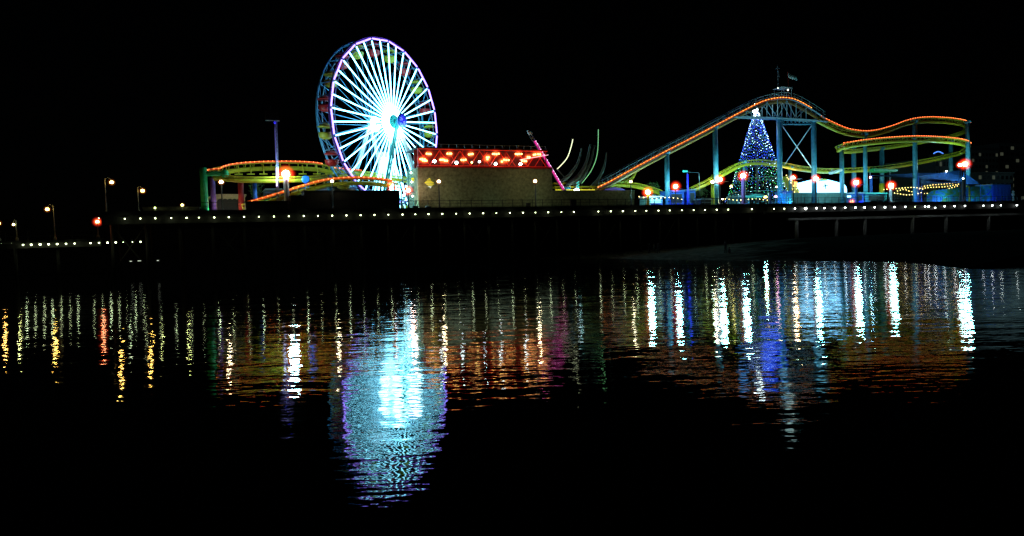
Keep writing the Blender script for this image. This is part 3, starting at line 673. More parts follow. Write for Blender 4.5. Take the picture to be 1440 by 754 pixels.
for (x, y, d, c, wt) in ((292, 262, 3, (.2, 1, .5), 70), (330, 262, 4, (.9, .9, .4), 90), (380, 238, 3, (1, .9, .5), 260), (440, 240, 4, (1, .95, .4), 260), (345, 239, 4, (1, .9, .4), 150), (500, 256, 3.5, (1, .5, .1), 60), (308, 270, 6, (.6, .3, 1), 80)):
    up(x, y, d, c, wt * .8, co_l)

# ------------------------------------------------------------------ tall mast beside the loop
tw = thing('tower_mast', base(389, 4), 'tall thin violet lit mast with a dark box at its top', 'mast')
a, b_ = base(389.5, 4), P(386.3, 170, 4)
m = MB(); 
for o in (Vector(), U * .3, U * .15 + N * .26): m.tube([a + o, b_ + o], .05, 5)
for q in range(24):
    u0 = a.lerp(b_, q / 24); u1 = a.lerp(b_, (q + 1) / 24); m.tube([u0, u1 + U * .3], .025, 4); m.tube([u0 + U * .3, u1 + U * .15 + N * .26], .025, 4)
part('lattice', m, mat('lilac steel', (.45, .4, .6), .4), tw)
m = MB(); m.tube([P(389.3, 262, 3.8), P(388.8, 236, 3.8)], .08, 6); part('tube_light', m, glow('violet tube', (.7, .6, 1), 3), tw)
m = MB(); m.tube([P(388.3, 225, 3.8), P(386.5, 180, 3.8)], .035, 5); part('rope_light', m, glow('dim violet rope', (.22, .18, .8), .45), tw)
m = MB(); m.ball(P(386.4, 172.5, 3.8), .16, 8, 6); part('beacon', m, g_blue, tw)
m = MB(); m.box(P(383, 163, 4), (2.0, .9, 1.4)); m.box(P(388, 159, 4), (.5, .6, 1.3)); m.tube([P(380, 158, 4), P(380, 149, 4)], .05, 5); part('head_box', m, mat('dim grey panel', (.06, .065, .07), .5), tw)
lamp(P(388, 200, 2.6), (.4, .35, 1), 7, .1, tw)

# ------------------------------------------------------------------ olive walled building with the red gallery
d0, d1 = 5.0, 12.0
sA = S(588, d0, 262); sB = S(777, d0, 265); zt = P(680, 236.5, d0).z
bl = thing('gallery_building', L(sA, d0, DECK), 'olive stucco building with a red lit gallery of bulbs along its top', 'building')
m = MB(); m.span(sA, sB, d0, d1, DECK, zt); part('wall', m, stucco, bl)
m = MB(); m.span(sA - .1, sB + .1, d0 - .15, d0 + .2, zt + .003, zt + .25); part('coping', m, redp, bl)
zr = P(680, 210, d0).z
m = MB(); m.span(sA, sB - .6, d0 + .3, d1, zr, zr + .18); rf = part('roof', m, dark, bl)
m = MB(); n_ = 17
for i in range(n_ + 1):
    s_ = sA + .2 + (sB - sA - 1.1) * i / n_; m.span(s_ - .04, s_ + .04, d0 + .5, d0 + .58, zr + .18, zr + .75)
    if i % 2: m.span(s_, s_ + .35, d0 + .6, d0 + .7, zr + .2, zr + .5)
m.span(sA + .1, sB - .8, d0 + .5, d0 + .56, zr + .72, zr + .78); part('roof_rail', m, greyp, rf)
m = MB(); m.span(sA + .2, sB - .5, d0 + 2.6, d0 + 2.8, zt + .003, zr - .003); part('back_panel', m, mat('dark red panel', (.16, .008, .008), .6, var=.5), bl)
for i in range(7):
    s_ = sA + .3 + (sB - sA - 1.2) * i / 6; m = MB(); m.span(s_ - .08, s_ + .08, d0 + .4, d0 + .56, zt + .25, zr - .003); part('gallery_post', m, redp, bl)
m = MB(); cells = 13
for i in range(cells):
    a = sA + .4 + (sB - sA - 1.4) * i / cells; b_ = sA + .4 + (sB - sA - 1.4) * (i + 1) / cells
    za, zb = (zt + .4, zr - .3) if i % 2 else (zr - .3, zt + .4)
    m.tube([L(a, d0 + .3, za), L(b_, d0 + .3, zb)], .07, 5)
    if i % 3 == 0: m.tube([L(a, d0 + 1.3, zb), L(b_, d0 + 1.3, za)], .06, 5)
m.tube([L(sA + .2, d0 + .2, zr - .12), L(sB - .7, d0 + .2, zr - .12)], .08, 5); m.tube([L(sA + .2, d0 + .1, zt + .33), L(sB - .4, d0 + .1, zt + .33)], .05, 5)
part('neon_tubing', m, g_red, bl)
red_spots = [(603, 216.5, 3), (632, 216.5, 3), (662, 217, 3), (697, 216.5, 4), (729, 217, 4), (752, 217.5, 2), (758, 217, 2), (594, 224, 3), (597, 226, 3), (622, 225, 3), (627, 226, 2), (652, 225, 3), (686, 221, 2), (712, 225, 3), (706, 227, 1), (737, 226.5, 3), (743, 221, 2), (685, 224, 1)]
wh_spots = [(611, 227), (642, 229), (663.5, 228.5), (674, 227.5), (697, 230.5), (732, 231)]
for (x, y, c) in red_spots:
    t = part('lamp_cluster', (lambda mm: [mm.ball(P(x + (q - (c - 1) / 2) * 2.7 + rnd.uniform(-.5, .5), y + rnd.uniform(-.4, .4), d0 - .2), .15, 8, 6) for q in range(c)] and mm)(MB()), g_gal, bl, True)
    m = MB(); m.ball(P(x, y, d0 - .2), 1.25, 16, 12, .85); part('added_halo', m, m_redg, t, True)
for i, (x, y) in enumerate(wh_spots):
    t = part('spot_lamp', (lambda mm: mm.ball(P(x, y, d0 - .1), .24 if i not in (2, 3) else .16, 10, 8))(MB()), g_white if i not in (2,) else g_warmy, bl, True)
for i in range(6):
    s_ = sA + 1.5 + (sB - sA - 3) * i / 5; lamp(L(s_, d0 + 1.5, (zt + zr) / 2), (1, .05, .02), 4, .3, bl)
for x in (603, 662, 697, 737, 756): lamp(P(x, 219, d0 - 1.6), (1, .45, .15), 22, .12, bl)
# yellow emblem on the wall
em = thing('wall_sign', P(604, 257, d0 - .05), 'yellow striped arrowhead emblem on the left of the olive wall', 'sign')
m = MB(); c = P(604, 257, d0 - .12); k_ = (c - CAM).dot(fw) / F
for (w0, w1, h0, h1) in ((-1, 1, 5, 6.3), (-3.5, 2, 3.2, 4.2), (-5.5, 4, 1.2, 2.2), (-7, 6, -.9, .5), (-4.5, 6.5, -2.7, -1.8), (-2.5, 4, -4.4, -3.7)):
    m.box(c + U * ((w0 + w1) / 2 * k_) + Z * ((h0 + h1) / 2 * k_), ((w1 - w0) * k_, .08, (h1 - h0) * k_))
part('stripe', m, g_yel, em)
m = MB(); m.prism([c + U * (-3 * k_) - Z * 5 * k_, c + U * (3 * k_) - Z * 5 * k_, c + U * (1.5 * k_) - Z * 8 * k_, c + U * (.5 * k_) - Z * 6.5 * k_], N * .07); part('tip', m, glow('sign tip light', (.7, .8, .7), .8), em)
for x in (640, 700, 765): lamp(P(x, 284, 2.2), (.7, 1, .7), 30, .5, bl)  # low fill lights added for the wall, no fixtures
# low olive wall to the right
s2 = S(893, d0, 278)
lw = thing('low_wall', L(sB, d0, DECK), 'low olive wall between the gallery building and the coaster lift', 'wall')
m = MB(); m.span(sB + .01, s2, d0 + .1, d0 + .5, DECK, P(830, 268.5, d0).z); part('panel', m, stucco, lw)
m = MB(); m.span(sB + .01, s2 + .05, d0 + .03, d0 + .57, P(830, 268.5, d0).z + .003, P(830, 268.5, d0).z + .1); part('coping', m, concrete, lw)
for i, (x, w_, h_) in enumerate(((743, .6, .9), (806, 1.0, 1.4), (602, .8, .5), (584, .8, .6))):
    b0 = base(x, 3.2); t = thing('bin', b0, ['small dark bin near the right lamp post of the olive wall', 'taller dark bin in front of the low olive wall', 'low dark box left of the left wall lamp post', 'dark box at the left foot of the olive building'][i], 'bin', 'dark bins and boxes on the deck')
    m = MB(); m.box(b0 + Z * h_ / 2, (w_, .6, h_)); part('body', m, dark, t); m = MB(); m.box(b0 + Z * (h_ + .04), (w_ + .1, .7, .08)); part('lid', m, blackmetal, t)

# ------------------------------------------------------------------ railings on the pier edge
for i, (x0, x1, lab) in enumerate(((150, 585, 'dark railing along the left part of the pier edge'), (586, 893, 'dark railing in front of the olive walls'), (896, 1120, 'dark railing before the stalls and the lit tree'), (1122, 1438, 'dark railing before the tent and the mural'))):
    a, b_ = S(x0, .3), S(x1, .3); t = thing('railing', L(a, .3, DECK), lab, 'railing', 'railings along the pier edge'); n_ = int((b_ - a) / 1.75)
    zz = DECK + .22
    m = MB(); m.span(a, b_, .26, .34, zz + 1.02, zz + 1.1); m.span(a, b_, .28, .33, zz + .55, zz + .6); m.span(a, b_, .28, .33, zz + .1, zz + .15); part('rail', m, blackmetal, t)
    for k in range(n_ + 1):
        s_ = a + .04 + (b_ - a - .08) * k / n_; m = MB(); m.span(s_ - .04, s_ + .04, .36, .44, zz, zz + 1.18); part('post', m, blackmetal, t)

# ------------------------------------------------------------------ swinging rides between building and coaster
pr = thing('pendulum_ride', base(795, 7), 'slanting ride arm lit magenta right of the red gallery', 'ride')
m = MB(); a, b_ = P(744.5, 187, 6), P(794, 270, 6)
for o in (-.28, .28): m.tube([a + U * o, b_ + U * o], .07, 5)
for q in range(20): u0 = a.lerp(b_, q / 20); u1 = a.lerp(b_, (q + 1) / 20); m.tube([u0 - U * .28, u1 + U * .28] if q % 2 else [u0 + U * .28, u1 - U * .28], .04, 4)
m.tube([b_ + Z * .6, Vector((b_.x, b_.y, DECK))], .3, 8); part('arm', m, greyp, pr)
for (t0, t1) in ((.14, .33), (.36, .60), (.64, .96)):
    m = MB(); m.tube([a.lerp(b_, t0) - U * .12 - N * .3, a.lerp(b_, t1) - U * .12 - N * .3], .13, 5); part('tube_light', m, g_mag, pr)
m = MB(); m.tube([a.lerp(b_, .14) + U * .1 - N * .4, a.lerp(b_, .96) + U * .1 - N * .4], .01, 3)
for c in resample([a.lerp(b_, .14) + U * .1 - N * .4, a.lerp(b_, .96) + U * .1 - N * .4], .55): m.octa(c, .07)
part('bulb_string', m, g_pink, pr)
m = MB(); m.tube([P(731, 225, 5), P(771, 218, 5)], .05, 5); part('crossbar', m, glow('pale pink tube', (1, .5, .6), 1.5), pr)
m = MB(); m.ball(a, .35, 8, 6); m.tube([a - U * .4 + Z * .3, a + U * .5 - Z * .1], .15, 5); part('tip', m, whitep, pr)
lamp(a.lerp(b_, .5) - N * 1.2 + U * .6, (1, .1, .5), 14, .15, pr)
sw = thing('swing_ride', base(815, 9), 'ride beside the coaster lift, its light trails shaped as a fan of tall curved arms, two of them lit', 'ride')
arcs = [((806, 263), (820, 248), (831, 226), (836, 204), .5, None), ((786, 258), (801, 246), (813, 228), (818, 208), .45, None), ((783.5, 238), (797, 223), (803, 207), (805.5, 196), .075, g_cream), ((795, 262), (812, 250), (824, 230), (830, 203), .6, None), ((818, 258), (832, 239), (840, 216), (841.5, 182), .045, g_green), ((833, 262), (843, 250), (850, 233), (853.5, 214), .42, None)]  # light trails of the moving ride, shaped as solid arms
grey_d = mat('dull green grey trail arms and base', (.16, .22, .19), .6)
for (p0, p1, p2, p3, r, gm) in arcs:
    path = cr([P(*p0, 9), P(*p1, 9), P(*p2, 9), P(*p3, 9)], .5)
    n_ = len(path); m = MB()
    if gm: m.tube([p + N * .18 for p in path], .07, 5)
    else: m.tube(path, [r * (1 - .75 * i / n_) for i in range(n_)], 6)
    ar = part('trail_arm', m, grey_d, sw, True)
    if gm: m = MB(); m.tube(path, r, 5); part('tube_light', m, gm, ar, True)
m = MB(); hb = base(818, 9.5); m.lathe(hb, [(2.6, 0), (2.6, .5), (1.2, 1.0), (.9, 2.6), (1.2, 2.9)], 16)
for (p0, *_r) in arcs: m.tube([hb + Z * 2.6, P(*p0, 9)], .12, 5)
part('base', m, grey_d, sw, True)
up(818, 252, 6, (.5, 1, .7), 110, sw)
st_ = thing('ride_station', base(800, 9), 'low yellow roofed ride station beyond the low wall', 'station')
z1 = P(800, 264, 9).z
m = MB(); m.span(S(779, 9), S(836, 9), 8.4, 12, z1, z1 + .25); m.span(S(779, 9), S(800, 9), 8.6, 11, z1 + .55, z1 + .85); part('roof', m, yellow, st_)
m = MB(); m.span(S(780, 9), S(835, 9), 8.45, 8.5, z1 - .6, z1 - .35); part('sign_band', m, g_yel, st_)
for x in (782, 800, 818, 834): m = MB(); b0 = base(x, 9); m.tube([b0, Vector((b0.x, b0.y, z1 - .003))], .12, 8); part('post', m, yellow, st_)
m = MB(); m.span(S(791, 8), S(803, 8), 8.0, 8.3, z1 - .35, z1 + .05); part('blue_panel', m, mat('light blue panel', (.05, .4, .7), .5), st_)
up(790, 262, 6.5, (1, .95, .4), 90, st_); up(825, 262, 6.5, (1, .95, .4), 60, st_)
sp = thing('striped_tower', base(811.5, 7.5), 'short white tower with slanting teal stripes', 'tower')
tp = P(811.5, 254, 7.5); b0 = base(811.5, 7.5); m = MB(); m.tube([b0, tp], .26, 12); part('shaft', m, whitep, sp, True)
for q in range(5):
    zc = tp.z - .35 - q * .5; m = MB(); m.box(Vector((tp.x, tp.y, zc)) - N * .27, (.6, .06, .13), ((U + Z * .7).normalized(), N, (Z - U * .7).normalized())); part('stripe', m, g_teal, sp)
m = MB(); m.box(P(811, 267, 7), (.9, .3, .18)); part('foot_light', m, g_white, sp)
pc = thing('purple_canopy', base(862, 8), 'low purple canopy beneath the lower end of the coaster lift', 'canopy')
z1 = P(862, 266.5, 8).z
m = MB(); a0, a1 = S(846, 8), S(880, 8); m.prism([L(a0, 7.5, z1 - .35), L(a1, 7.5, z1 - .35), L(a1 - .8, 7.5, z1 + .1), L((a0 + a1) / 2, 7.5, z1 + .4), L(a0 + .8, 7.5, z1 + .1)], N * 3); part('cloth', m, purplep, pc)
for x in (848, 878): m = MB(); b0 = base(x, 9); m.tube([b0, Vector((b0.x, b0.y, z1 - .3))], .07, 6); part('post', m, greyp, pc)
up(862, 272, 6.3, (.8, .2, 1), 60, pc); up(870, 262, 6, (.8, .2, 1), 25, pc)

# ------------------------------------------------------------------ lit tree
tb = base(1067, 13); tp = P(1061.5, 156, 13); Ht = tp.z - DECK; tb = Vector((tp.x + .35, tp.y, DECK))
ct = thing('christmas_tree', tb, 'tall cone shaped tree of blue white and green light strings', 'christmas tree')
m = MB(); m.tube([tb, tp], [.35, .12], 10); part('trunk', m, blackmetal, ct, True)
RB = 47 * (tb - CAM).dot(fw) / F
def tree_r(t): return RB * (1 - t) ** .93 * (1 - .10 * math.sin(math.pi * t)) + .22
tg = [glow('tree blue bulb', (.04, .10, 1.0), 4.5), glow('tree white bulb', (.6, .85, 1.0), 7.0), glow('tree green bulb', (.05, 1.0, .12), 2.4), glow('tree cyan bulb', (.1, .7, .9), 2.0), glow('tree amber bulb', (1.0, .75, .2), 1.8)]
gpatch = P(1088, 248, 13 - RB * .6)
for k in range(44):
    a = 2 * math.pi * k / 44
    m = MB(); t = .04 + rnd.uniform(0, .01); cable = []
    while t < .985:
        r = tree_r(t); an_ = a + t * .18
        p = tb + Z * (Ht * t) + (U * math.cos(an_) + N * math.sin(an_)) * r; cable.append(p)
        x, y = (p - tb).dot(U), t
        gg = (p - gpatch).length < 2.7
        if gg: m.mi = rnd.choice((2, 2, 2, 3, 1))
        elif t < .42: m.mi = rnd.choice((3, 3, 3, 1, 2, 4, 2, 0))
        elif t < .92: m.mi = rnd.choice((0, 0, 0, 0, 1, 3))
        else: m.mi = rnd.choice((1, 1, 0))
        if rnd.random() < .9: m.octa(p + Vector((rnd.uniform(-.12, .12), rnd.uniform(-.12, .12), rnd.uniform(-.1, .1))), .055 if m.mi != 1 else .07)
        t += .021 + rnd.uniform(0, .012) + .01 * (1 - t)
    o = part('light_string', m, tg, ct)
lamp(tb + Z * Ht * .55 - N * 4, (.02, .08, 1), 420, .6, ct); up(1066, 280, 7, (.05, .6, .9), 420, ct); lamp(tb + Z * Ht * .8 - N * 2.5, (.02, .08, 1), 200, .4, ct)
m = MB()
for _ in range(3200):
    t = rnd.random() ** 1.5 * .96; an_ = rnd.uniform(0, 2 * math.pi); rr_ = tree_r(t) * rnd.uniform(.55, .93); p = tb + Z * (Ht * t) + (U * math.cos(an_) + N * math.sin(an_)) * rr_
    a = (U * math.cos(an_) + N * math.sin(an_) - Z * .5 + Vector((rnd.uniform(-.6, .6), rnd.uniform(-.6, .6), rnd.uniform(-.5, .5)))).normalized(); b_ = a.orthogonal().normalized(); s_ = rnd.uniform(.12, .24); m.add([p, p + a * s_ + b_ * s_ * .35, p + a * s_ * 2, p + a * s_ - b_ * s_ * .35], [(0, 1, 2, 3)])
part('haze_leaves', m, mat('added haze leaf', (.05, .11, .08), .6, var=.4), ct)  # leaf faces added to stand in for blue haze between the bulbs
for k in range(7):
    t = .02 + .14 * k; m = MB(); r = tree_r(t) - .05; m.tube([tb + Z * (Ht * t) + (U * math.cos(q) + N * math.sin(q)) * r for q in [2 * math.pi * j / 32 for j in range(32)]], .03, 4, closed=True); part('hoop', m, greyp, ct)
m = MB(); sc_ = P(1061.5, 152.5, 12.4); m.tube([sc_ + (U * math.cos(q) + Z * math.sin(q)) * .55 for q in [2 * math.pi * j / 24 for j in range(24)]], .26, 8, closed=True)
for j in range(5):
    q = math.pi / 2 + 2 * math.pi * j / 5; m.tube([sc_ + (U * math.cos(q) + Z * math.sin(q)) * .5, sc_ + (U * math.cos(q) + Z * math.sin(q)) * 1.0], [.12, .03], 5)
m.tube([sc_ - Z * .6, sc_ - Z * 1.6], .22, 6)
part('star', m, g_white, ct, True)

# ------------------------------------------------------------------ stalls, tent, sails, mural on the right
def booth(name, x0, x1, ytop, d, depth, mt, roofm, lab, cat, glowin=None, roofh=.3, door=True):
    a, b_ = S(x0, d, 275), S(x1, d, 275); zt_ = P((x0 + x1) / 2, ytop, d).z
    t = thing(name, L(a, d, DECK), lab, cat)
    m = MB(); m.span(a, b_, d, d + depth, DECK, zt_); wl = part('wall', m, mt, t)
    m = MB(); mid = (a + b_) / 2; m.prism([L(a - .15, d - .35, zt_ + .003), L(b_ + .15, d - .35, zt_ + .003), L(b_ - .1, d - .35, zt_ + roofh), L(a + .1, d - .35, zt_ + roofh)], N * (depth + .5)); part('roof', m, roofm, t)
    if door:
        w_ = (b_ - a); m = MB(); m.span(a + w_ * .15, b_ - w_ * .15, d - .05, d - .003, DECK + .95, DECK + 1.0 + (zt_ - DECK - 1) * .8); part('counter_window', m, glowin or dark, t)
        m = MB(); m.span(a + w_ * .1, b_ - w_ * .1, d - .35, d - .06, DECK + .85, DECK + .93); part('counter', m, greyp, t)
    return t
lblue = mat('light blue panel', (.05, .4, .7), .5)
tw_ = thing('panel_wall', L(S(1114, 9), 9, DECK), 'dull teal wall below the glowing white tent', 'wall')
m = MB(); m.span(S(1113.5, 9), S(1191, 9), 9, 9.4, DECK, P(1150, 271.5, 9).z); part('panel', m, mat('dull teal panel', (.08, .2, .2), .7), tw_)
m = MB(); m.span(S(1113.5, 9), S(1191, 9), 8.95, 9.45, P(1150, 271.5, 9).z + .003, P(1150, 271.5, 9).z + .08); part('coping', m, greyp, tw_)
tn = thing('white_tent', base(1157, 12), 'glowing white rounded tent above the teal wall', 'tent')
zb = P(1157, 271.3, 11).z; ztp = P(1157, 252, 11).z; a, b_ = S(1124, 11), S(1191, 11); hgt = ztp - zb
prof = []
for k in range(25):
    q = math.pi * k / 24; x = math.cos(q); y = math.sin(q) ** .55 if math.sin(q) > 0 else 0
    prof.append((x, y * (1 + .05 * math.sin(5 * q))))
mid, hw = (a + b_) / 2, (b_ - a) / 2
m = MB(); vs = []; rings = 7
for j in range(rings):
    dd = 9.6 + 5.5 * j / (rings - 1); k_ = math.sin(math.pi * (.18 + .64 * j / (rings - 1))) ** .4
    vs += [L(mid + hw * x * k_, dd, zb + hgt * y * k_) for x, y in prof]
np_ = len(prof); m.add(vs, [(j * np_ + i, j * np_ + i + 1, (j + 1) * np_ + i + 1, (j + 1) * np_ + i) for j in range(rings - 1) for i in range(np_ - 1)] + [tuple(range(np_)), tuple((rings - 1) * np_ + i for i in range(np_))[::-1]])
part('shell', m, g_tent, tn, True)
m = MB(); m.box(P(1157, 253, 9.3), (2.2, .2, .3)); part('yellow_trim', m, yellow, tn)
m = MB(); m.tube([P(1160, 258, 9.2), P(1161.5, 266, 9.2)], .09, 5); m.tube([P(1158, 262, 9.2), P(1164, 260.5, 9.2)], .1, 5); m.ball(P(1161, 261.5, 9.2), .2, 6, 5); part('dark_figure_cutout', m, dark, tn)
booth('kiosk', 1101, 1113, 271, 7, 2.2, lblue, bluep, 'light blue kiosk panel left of the teal wall', 'kiosk', door=False)
booth('kiosk', 1201, 1214, 272.5, 7, 2.5, mat('mid blue panel', (.05, .2, .6), .5), greyp, 'blue kiosk with a doorway right of the white tent', 'kiosk')
booth('booth', 1217, 1247, 273, 7, 3, mat('sea green panel', (.05, .4, .38), .5), tealp, 'wide sea green booth behind the railing', 'booth', glowin=None)
booth('booth', 1036, 1054, 277, 11, 3, mat('dim blue wall', (.04, .15, .25), .6), greyp, 'low dim blue booth beneath the lit tree', 'booth')
booth('booth', 940, 962, 270, 8, 3, bluep, mat('blue roof', (.03, .1, .4), .5), 'deep blue booth between the grey column and the neon pole', 'booth')
booth('booth', 969, 978, 268, 8, 3, bluep, greyp, 'narrow blue booth right of the neon pole', 'booth')
booth('booth', 912, 932, 278, 8, 3, mat('pale teal panel', (.2, .5, .5), .5), whitep, 'low pale stall with white lights left of the grey column', 'stall', glowin=glow('stall light', (.4, .9, 1), .6))
booth('booth', 985, 1000, 281, 6, 3, dark, greyp, 'low dark stall left of the tall column before the lit tree', 'stall')
booth('booth', 1222, 1250, 284, 3, 1.2, mat('navy panel', (.02, .06, .25), .5), lblue, 'low navy stand under the pale pillar floodlight', 'stand', door=False)
# slanted pale beam and small details
be = thing('white_beam', P(1176, 243, 7), 'short bright white beam reaching left from a coaster column', 'beam'); m = MB(); m.tube([P(1167, 243.5, 8), P(1183, 239, 8.6)], .32, 10); m.tube([P(1170, 241, 8), P(1170, 238, 8)], .12, 6); part('tube', m, whitep, be, True); up(1172, 247, 5.5, (.8, 1, 1), 120, be)
rs = thing('traffic_sign', base(1198, 3), 'small red glowing signal box with a white top beside the tent', 'sign')
m = MB(); b0 = base(1198, 3); m.tube([b0, P(1198, 279, 3)], .06, 6); part('post', m, blackmetal, rs)
m = MB(); m.ball(P(1198, 283.5, 2.8), .28, 10, 8, .7); t = part('red_lamp', m, g_bulb_r, rs, True); m = MB(); m.ball(P(1198, 283.5, 2.8), .85, 14, 10); part('added_halo', m, m_red, t, True)
m = MB(); m.box(P(1194, 276.5, 3), (.9, .2, .4)); part('white_lamp', m, g_tent, rs)
gc = thing('green_canopy', base(1236, 14), 'flat green canopy under the lower coaster track', 'canopy')
z1 = P(1236, 240, 14).z; a, b_ = S(1222, 14), S(1254, 14); m = MB(); m.prism([L(a, 12.5, z1 - .35), L(b_, 12.5, z1 - .35), L(b_ + .5, 12.5, z1 + .1), L(a, 12.5, z1 + .3)], N * 3); part('cloth', m, greenp, gc)
for x in (1224, 1252): m = MB(); b0 = base(x, 14); m.tube([b0, Vector((b0.x, b0.y, z1 - .3))], .1, 6); part('post', m, greyp, gc)
up(1232, 246, 10.5, (.3, 1, .5), 110, gc)
def sail(pts, lab, off=.05):
    c = sum((P(*p) for p in pts), Vector()) / len(pts)
    t = thing('shade_sail', Vector((c.x, c.y, DECK)), lab, 'shade sail', 'blue shade sails')
    cs = [P(*p) for p in pts]; m = MB(); n_ = 8; grid = []
    if len(cs) == 3: cs = [cs[0], cs[1], cs[2], cs[2]]
    for i in range(n_ + 1):
        for j in range(n_ + 1):
            u, v = i / n_, j / n_; p = cs[0].lerp(cs[1], u).lerp(cs[3].lerp(cs[2], u), v); p = p - Z * (.9 * math.sin(math.pi * u) * math.sin(math.pi * v) * .6); grid.append(p)
    k = len(grid); allv = grid + [p - Z * off for p in grid]
    fs = [(i * (n_ + 1) + j, (i + 1) * (n_ + 1) + j, (i + 1) * (n_ + 1) + j + 1, i * (n_ + 1) + j + 1) for i in range(n_) for j in range(n_)]
    m.add(allv, fs + [tuple(q + k for q in f)[::-1] for f in fs]); part('cloth', m, bluefab, t, True)
    for p in [P(*p) for p in pts]:
        m = MB(); m.tube([Vector((p.x, p.y, DECK)), p + Z * .1], .07, 6); part('mast', m, bluep, t)
sail([(1226, 247, 8), (1290, 243, 15), (1345, 244, 15), (1352, 255, 7)], 'largest blue shade sail, between two tall coaster columns')
sail([(1356, 243, 8), (1379, 259, 7), (1350, 259, 6)], 'small triangular blue sail right of the highest floodlight')
sail([(1292, 248, 7), (1352, 239, 16), (1352, 257, 6), (1296, 260, 6)], 'lower blue sail above the bulb strings')
up(1300, 262, 4, (.1, .4, 1), 220)
for i, path in enumerate(([(1243, 266), (1262, 264.5), (1285, 263), (1300, 266)], [(1258, 271), (1275, 273.5), (1290, 272), (1296, 270)], [(1296, 262), (1312, 259.5), (1330, 258), (1352, 256)], [(1293, 265), (1310, 263), (1330, 262), (1350, 258)], [(1300, 272), (1320, 269), (1340, 263), (1352, 259)], [(1262, 268), (1272, 266), (1283, 269), (1296, 263)], [(1106, 246), (1112, 256), (1121, 266), (1127, 273)], [(899, 276), (918, 279), (940, 277), (962, 280)], [(1020, 279), (1040, 281), (1062, 279), (1086, 282)])):
    pts = cr([P(x, y, 7.5 + (i if i < 6 else -3) * .5) for x, y in path], .4)
    t = thing('string_lights', pts[0], 'string of warm bulbs ' + ['highest on the left under the sails', 'lowest on the left beside the pale pillar', 'highest on the right under the sails', 'second from the top on the right', 'slanting down over the mural', 'zigzagging in the middle of the left group', 'running down the right flank of the lit tree', 'low between the grey column and its neighbour stalls', 'low in front of the lit tree foot'][i], 'string lights', 'bulb strings')
    m = MB(); m.tube(pts, .02, 4); part('cable', m, blackmetal, t); m = MB()
    for c in resample(pts, .95): m.octa(c - Z * .1, .1)
    part('bulb', m, g_warmy, t)
    m = MB()
    for p in (pts[0], pts[-1]): m.tube([p, Vector((p.x, p.y, DECK))], .03, 4)
    part('pole', m, blackmetal, t)
# mural
def mural_mat():
    m = bpy.data.materials.new('seascape mural'); m.use_nodes = True; nt = m.node_tree; b = nt.nodes['Principled BSDF']
    tc = nt.nodes.new('ShaderNodeTexCoord'); mp = nt.nodes.new('ShaderNodeMapping'); mp.inputs['Scale'].default_value = (.35, .35, .9); nz = nt.nodes.new('ShaderNodeTexNoise'); nz.inputs['Scale'].default_value = 1.0; nz.inputs['Detail'].default_value = 4; nz.inputs['Distortion'].default_value = .8
    cr_ = nt.nodes.new('ShaderNodeValToRGB'); e = cr_.color_ramp.elements; e[0].position = .32; e[0].color = (.02, .12, .6, 1); e[1].position = .75; e[1].color = (.5, .3, .05, 1)
    for pos, c in ((.43, (.05, .45, .7, 1)), (.5, (.04, .42, .3, 1)), (.58, (.15, .4, .08, 1)), (.66, (.05, .25, .1, 1))): n = e.new(pos); n.color = c
    nt.links.new(tc.outputs['Object'], mp.inputs[0]); nt.links.new(mp.outputs[0], nz.inputs['Vector']); nt.links.new(nz.outputs['Fac'], cr_.inputs['Fac']); nt.links.new(cr_.outputs[0], b.inputs['Base Color']); b.inputs['Roughness'].default_value = .6
    return m
mu = thing('mural_wall', L(S(1306, 8), 8, DECK), 'long wall painted with a blue and green seascape', 'wall')
m = MB(); a, b_ = S(1305, 8), S(1394, 8); zL, zR = P(1330, 268, 8).z, P(1390, 261, 8).z
m.prism([L(a, 8, DECK), L(b_, 8, DECK), L(b_, 8, zR), L((a + b_) / 2, 8, (zL + zR) / 2 + .1), L(a + 2, 8, zL), L(a, 8, zL - .8)], N * .3); part('panel', m, mural_mat(), mu)
m = MB()
for k in range(12): s_ = a + (b_ - a) * k / 11.5 + .3; m.span(s_, s_ + .06, 6.5, 6.56, DECK, DECK + 1.6)
m.span(a, b_, 6.5, 6.56, DECK + 1.6, DECK + 1.66); part('fence', m, blackmetal, mu)
up(1345, 268, 5, (.4, .9, 1), 200, mu); up(1385, 266, 4.5, (.2, .6, 1), 80, mu)
bc = thing('container', L(S(1395, 8), 8, DECK), 'plain deep blue container at the right end of the mural', 'container')
m = MB(); a, b_ = S(1394.6, 8), S(1420.5, 8); zz = P(1408, 259.5, 8).z; m.span(a, b_, 7.9, 12, DECK, zz); cb = part('body', m, bluep, bc)
m = MB()
for k in range(14): s_ = a + .12 + (b_ - a - .24) * k / 13; m.span(s_ - .05, s_ + .05, 7.84, 7.898, DECK + .15, zz - .15)
part('rib', m, bluep, bc); m = MB(); m.span(a - .03, b_ + .03, 7.8, 12.05, zz + .003, zz + .12); part('roof', m, greyp, bc)
pb = thing('statue', base(1425, 5), 'pale dim figure shaped stone post at the far right end', 'statue')
m = MB(); b0 = base(1425, 5); m.lathe(b0, [(.5, 0), (.5, .3), (.3, .4), (.28, 1.5), (.42, 1.8), (.42, 2.2), (.18, 2.35)], 12); part('body', m, concrete, pb, True); m = MB(); m.ball(b0 + Z * 2.6, .32, 10, 8); part('head', m, concrete, pb, True)
